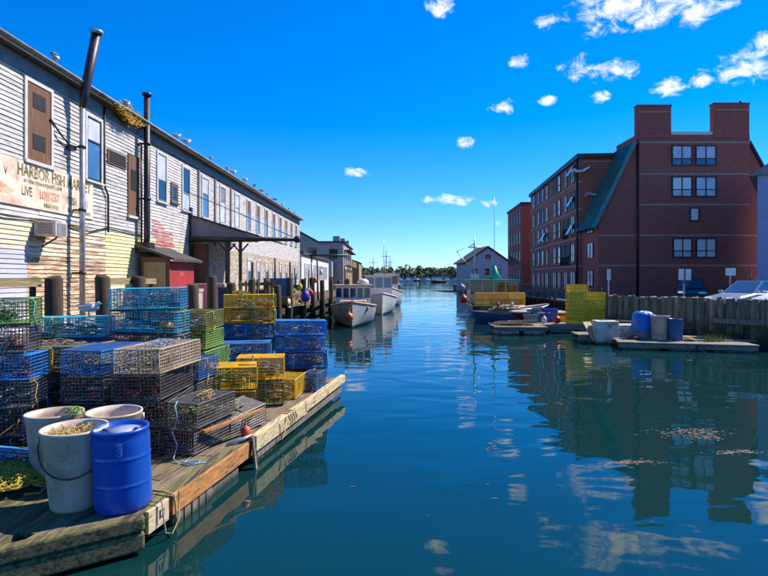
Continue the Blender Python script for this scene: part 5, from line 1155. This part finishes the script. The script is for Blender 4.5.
rope('dark hose looped at the raft edge', [ron(702, 22.4) + V(.3 * math.cos(k * .7), -.1, -.18 + .14 * math.sin(k * .7)) for k in range(10)], 'metal_black', .03, 'hose')

heap('rope_heap', 'coil of tan rope on the work raft near the dark blue barrel', 'rope', ron(689, 23.3), .3, .14, 26, 'rope_tan', .02)
heap('rope_heap', 'small tangle of dark rope at the left end of the work raft', 'rope', ron(634, 23.9), .3, .16, 26, 'runner', .02)
o = MB().beam(at(586, 322, 25.7), at(597, 341, 25.2), .5, .05).build('ramp_board', 'dock_pale'); tag(o, 'pale ramp board sloping down beside the large foam block', 'plank')
o = MB().beam(ron(690, 24.0) + V(-1.2, -.6, .03), ron(690, 24.0) + V(2.2, -.9, .03), .14, .05).build('loose_plank', 'weathered'); tag(o, 'grey loose plank lying along the work raft deck', 'plank')
o = MB().beam((at(600, 0, 25.3).x, 25.3, 1.03), (at(636, 0, 25.4).x, 25.5, .92), .16, .05).build('loose_plank', 'weathered'); tag(o, 'weathered plank laid across the tops of the foam blocks', 'plank')
tote('grey crate on the long plank float left of the yellow crates', 'tote_grey', (at(530, 0, 31.6).x, 31.4, .4), (.6, .5, .45), .4)
buoy('white buoy lying among the bins on the long plank float', (at(544, 0, 31).x, 31.0, .41), 'buoy_white', .15, long=1.3)
for i, (px, m_, nm) in enumerate(((498, 'buoy_orange', 'orange'), (512, 'buoy_white', 'white'))): buoy(nm + ' buoy on the rope tangle of the blue skiff', (at(px, 0, 35.6).x, 35.6, 1.05), m_, .11, long=1.4)
# ------------------------------------------------------------------ signs and cars in the lot
for px, Y, t0, t1, w_, lab in ((608.5, 30.5, 269, 280, .2, 'narrow white sign on a post at the left end of the bulkhead'), (683, 28.6, 269, 280, .62, 'wide white parking sign on a leaning post in front of the dark car'), (730, 28.4, 268, 275.5, .5, 'small white sign on a post left of the silver car')):
    q = at(px, t1, Y); q1 = at(px, t0, Y); t_ = thing('parking_sign', lab, 'sign', (q.x, Y, LOT), (0, R(2 if px == 683 else 0), 0), 'parking signs')
    MB().tube([(0, 0, 0), (0, 0, q1.z - LOT - .02)], .035, 7).build('post', 'metal_galv', t_)
    MB().b2((-w_ / 2, -.06, q.z - LOT), (w_ / 2, -.04, q1.z - LOT)).build('plate', 'boat_white', t_)
    if px == 683: MB().b2((-.03, -.075, q.z - LOT - .2), (.03, -.061, q1.z - LOT + .01)).build('post_cover', 'metal_dark', t_)
def car(label, loc, rz, paint, L=4.5, Wd=1.8, Ht=1.45):
    t_ = thing('parked_car', label, 'car', loc, (0, 0, rz), 'cars parked behind the bulkhead')   # nose along +X
    lower = [(-L / 2, .45), (-L / 2 + .05, .85), (-L / 2 + .5, .95), (L / 2 - 1.35, .95), (L / 2 - .35, .78), (L / 2, .62), (L / 2, .3), (-L / 2, .25)]
    m = MB(); secs = [(-1, .94), (-.85, 1), (.85, 1), (1, .94)]; vs = []
    for s_, k in secs: vs += [(x * (1 if abs(s_) < .9 else .985), s_ * Wd / 2, .3 + (z - .3) * (k if z > .5 else 1)) for x, z in lower]
    n_ = len(lower); m.add(vs, [(i * n_ + j, i * n_ + (j + 1) % n_, (i + 1) * n_ + (j + 1) % n_, (i + 1) * n_ + j) for i in range(3) for j in range(n_)] + [tuple(range(n_))[::-1], tuple(3 * n_ + j for j in range(n_))], False); m.build('body', paint, t_, bevel=.06)
    cab = [(-L / 2 + .25, .93), (-L / 2 + .95, Ht - .02), (.25, Ht), (L / 2 - 1.25, .93)]; hw0, hw1 = Wd / 2 - .06, Wd / 2 - .24
    wv = lambda x, z: hw0 + (hw1 - hw0) * (z - .93) / (Ht - .93)
    m = MB(); vs = [(x, s_ * wv(x, z), z) for s_ in (-1, 1) for x, z in cab]; m.add(vs, [(0, 1, 2, 3), (7, 6, 5, 4), (1, 5, 6, 2)]); m.add([vs[0], vs[4], vs[5], vs[1]], [(0, 1, 2, 3)]).add([vs[3], vs[2], vs[6], vs[7]], [(0, 1, 2, 3)]); m.build('roof', paint, t_)
    def glass(pts, nm):
        c_ = sum((Vector(q) for q in pts), V(0, 0, 0)) / 4; nn_ = (Vector(pts[1]) - Vector(pts[0])).cross(Vector(pts[2]) - Vector(pts[1])).normalized(); 
        if nn_.dot(c_ - V(0, 0, .9)) < 0: nn_ = -nn_
        return MB().prism([c_ + (Vector(q) - c_) * .88 + nn_ * .004 for q in pts], nn_ * .012).build(nm, 'glass_blue' if paint == 'car_silver' else 'glass_dark', t_)  # blue glass colour paints the sky's reflection on the silver car
    glass([vs[3], vs[2], vs[6], vs[7]], 'windshield'); glass([vs[0], vs[4], vs[5], vs[1]], 'rear_window')
    for s_ in (0, 4):
        a, b_, c_, d_ = [Vector(q) for q in vs[s_:s_ + 4]]; mid0, mid1 = a.lerp(d_, .52), b_.lerp(c_, .5)
        glass([a, b_, mid1, mid0], 'side_window'); glass([mid0, mid1, c_, d_], 'side_window')
    for x in (-L / 2 + .85, L / 2 - .85):
        for s_ in (-1, 1):
            w_ = MB().lathe([(.2, -.11), (.31, -.1), (.33, -.05), (.33, .05), (.31, .1), (.2, .11)], 18, (x, s_ * (Wd / 2 - .1), .33), axis='y').build('wheel', 'tyre', t_)
            MB().lathe([(.19, -.115), (.19, .115)], 14, (x, s_ * (Wd / 2 - .1), .33), axis='y').build('rim', 'aluminium', w_)
    for s_ in (-1, 1):
        MB().box((L / 2 - .12, s_ * (Wd / 2 - .32), .66), (.2, .42, .14), (0, R(25), 0)).build('headlight', 'lamp_clear', t_, bevel=.03); MB().box((L / 2 - 1.3, s_ * (Wd / 2 + .06), .98), (.14, .2, .13)).build('mirror', paint, t_, bevel=.03); MB().box((-L / 2 + .02, s_ * (Wd / 2 - .25), .75), (.06, .3, .14)).build('tail_light', 'buoy_red', t_)
    MB().box((L / 2 + .002, 0, .48), (.04, 1.0, .2)).build('grille', 'metal_black', t_); MB().box((L / 2 + .02, 0, .36), (.03, .5, .11)).build('number_plate', 'boat_white', t_)
    return t_
car('silver car with windshield tinted with reflected sky parked at the right behind the bulkhead', (at(758, 0, 26.6).x, 26.9, LOT), R(198), 'car_silver', Ht=1.5)
car('dark car facing us behind the wide parking sign', (at(698, 0, 37).x, 38, LOT - .0), R(245), 'car_dark', Ht=1.62)
car('white car hood cut off by the right edge', (at(803, 0, 25.2).x, 25.3, LOT), R(203), 'car_white', Ht=1.35)

# grass and weeds at the lot edge
mb = MB()
for _ in range(900):
    i = rnd.randrange(3); a = edge[i].lerp(edge[i + 1], rnd.random()); b0 = V(a.x + rnd.uniform(.2, .7), a.y + rnd.uniform(.2, .8), LOT); l = rnd.uniform(.3, .85); d_ = V(rnd.uniform(-.2, .2), rnd.uniform(-.2, .2), l)
    mb.add([b0, b0 + V(.04, 0, 0), b0 + d_], [(0, 1, 2)])
tag(mb.build('weeds', 'leaf'), 'weeds growing behind the bulkhead top', 'weeds', kind='stuff')

# ------------------------------------------------------------------ on the water: scum and seaweed, moored boats far out
mb = MB()
for (px, py, sx, sy, n_) in ((690, 432, 18, 2.2, 240), (706, 437, 10, 1.5, 80), (738, 452, 13, 1.2, 110), (633, 462, 12, 1.2, 110), (492, 447, 4, 2, 20), (560, 403, 3, 1, 12), (590, 390, 60, 30, 8), (450, 480, 60, 40, 6), (700, 365, 30, 2, 14)):
    for _ in range(n_):
        q = gp(px + rnd.gauss(0, sx), py + rnd.gauss(0, sy), .006); s_ = rnd.uniform(.008, .024); a = rnd.random() * 6; q.z = .004
        mb.add([q + V(s_ * math.cos(a + k * 1.57) * rnd.uniform(.5, 2.6), s_ * .6 * math.sin(a + k * 1.57), rnd.uniform(0, .002)) for k in range(4)], [(0, 1, 2, 3)])
tag(mb.build('floating_scum', 'scum'), 'scraps of seaweed and foam floating on the water', 'seaweed', kind='stuff')
for i, (px, Y, L_, m_) in enumerate(((400, 420, 9, 'hull_white'), (408, 440, 8, 'hull_white'), (416, 452, 9, 'hull_blue'), (428, 445, 8, 'hull_white'), (438.5, 330, 9, 'hull_red'), (447, 455, 9, 'hull_white'), (457, 440, 9, 'hull_white'), (463, 455, 7, 'hull_dark'), (470, 400, 9, 'hull_white'))):
    b_ = thing('moored_boat', ['white', 'white', 'blue', 'white', 'dark red', 'white', 'white', 'dark', 'white'][i] + ' boat moored far out by the opposite shore, ' + ORD[i] + ' from the left', 'boat', ((px - 384) / F * Y, Y, 0), (0, 0, R(rnd.uniform(60, 120))), 'boats moored across the harbour')
    boat_hull(b_, L_, 3, 1.4, 1, m_, 'boat_buff', 'boat_white'); MB().b2((-1, -1.5, .9), (1, 1.5, 2.6)).build('cabin', 'boat_white', b_); mast(b_, 0, 0, 2.6, 7 + rnd.uniform(0, 3), .1, 'aluminium')
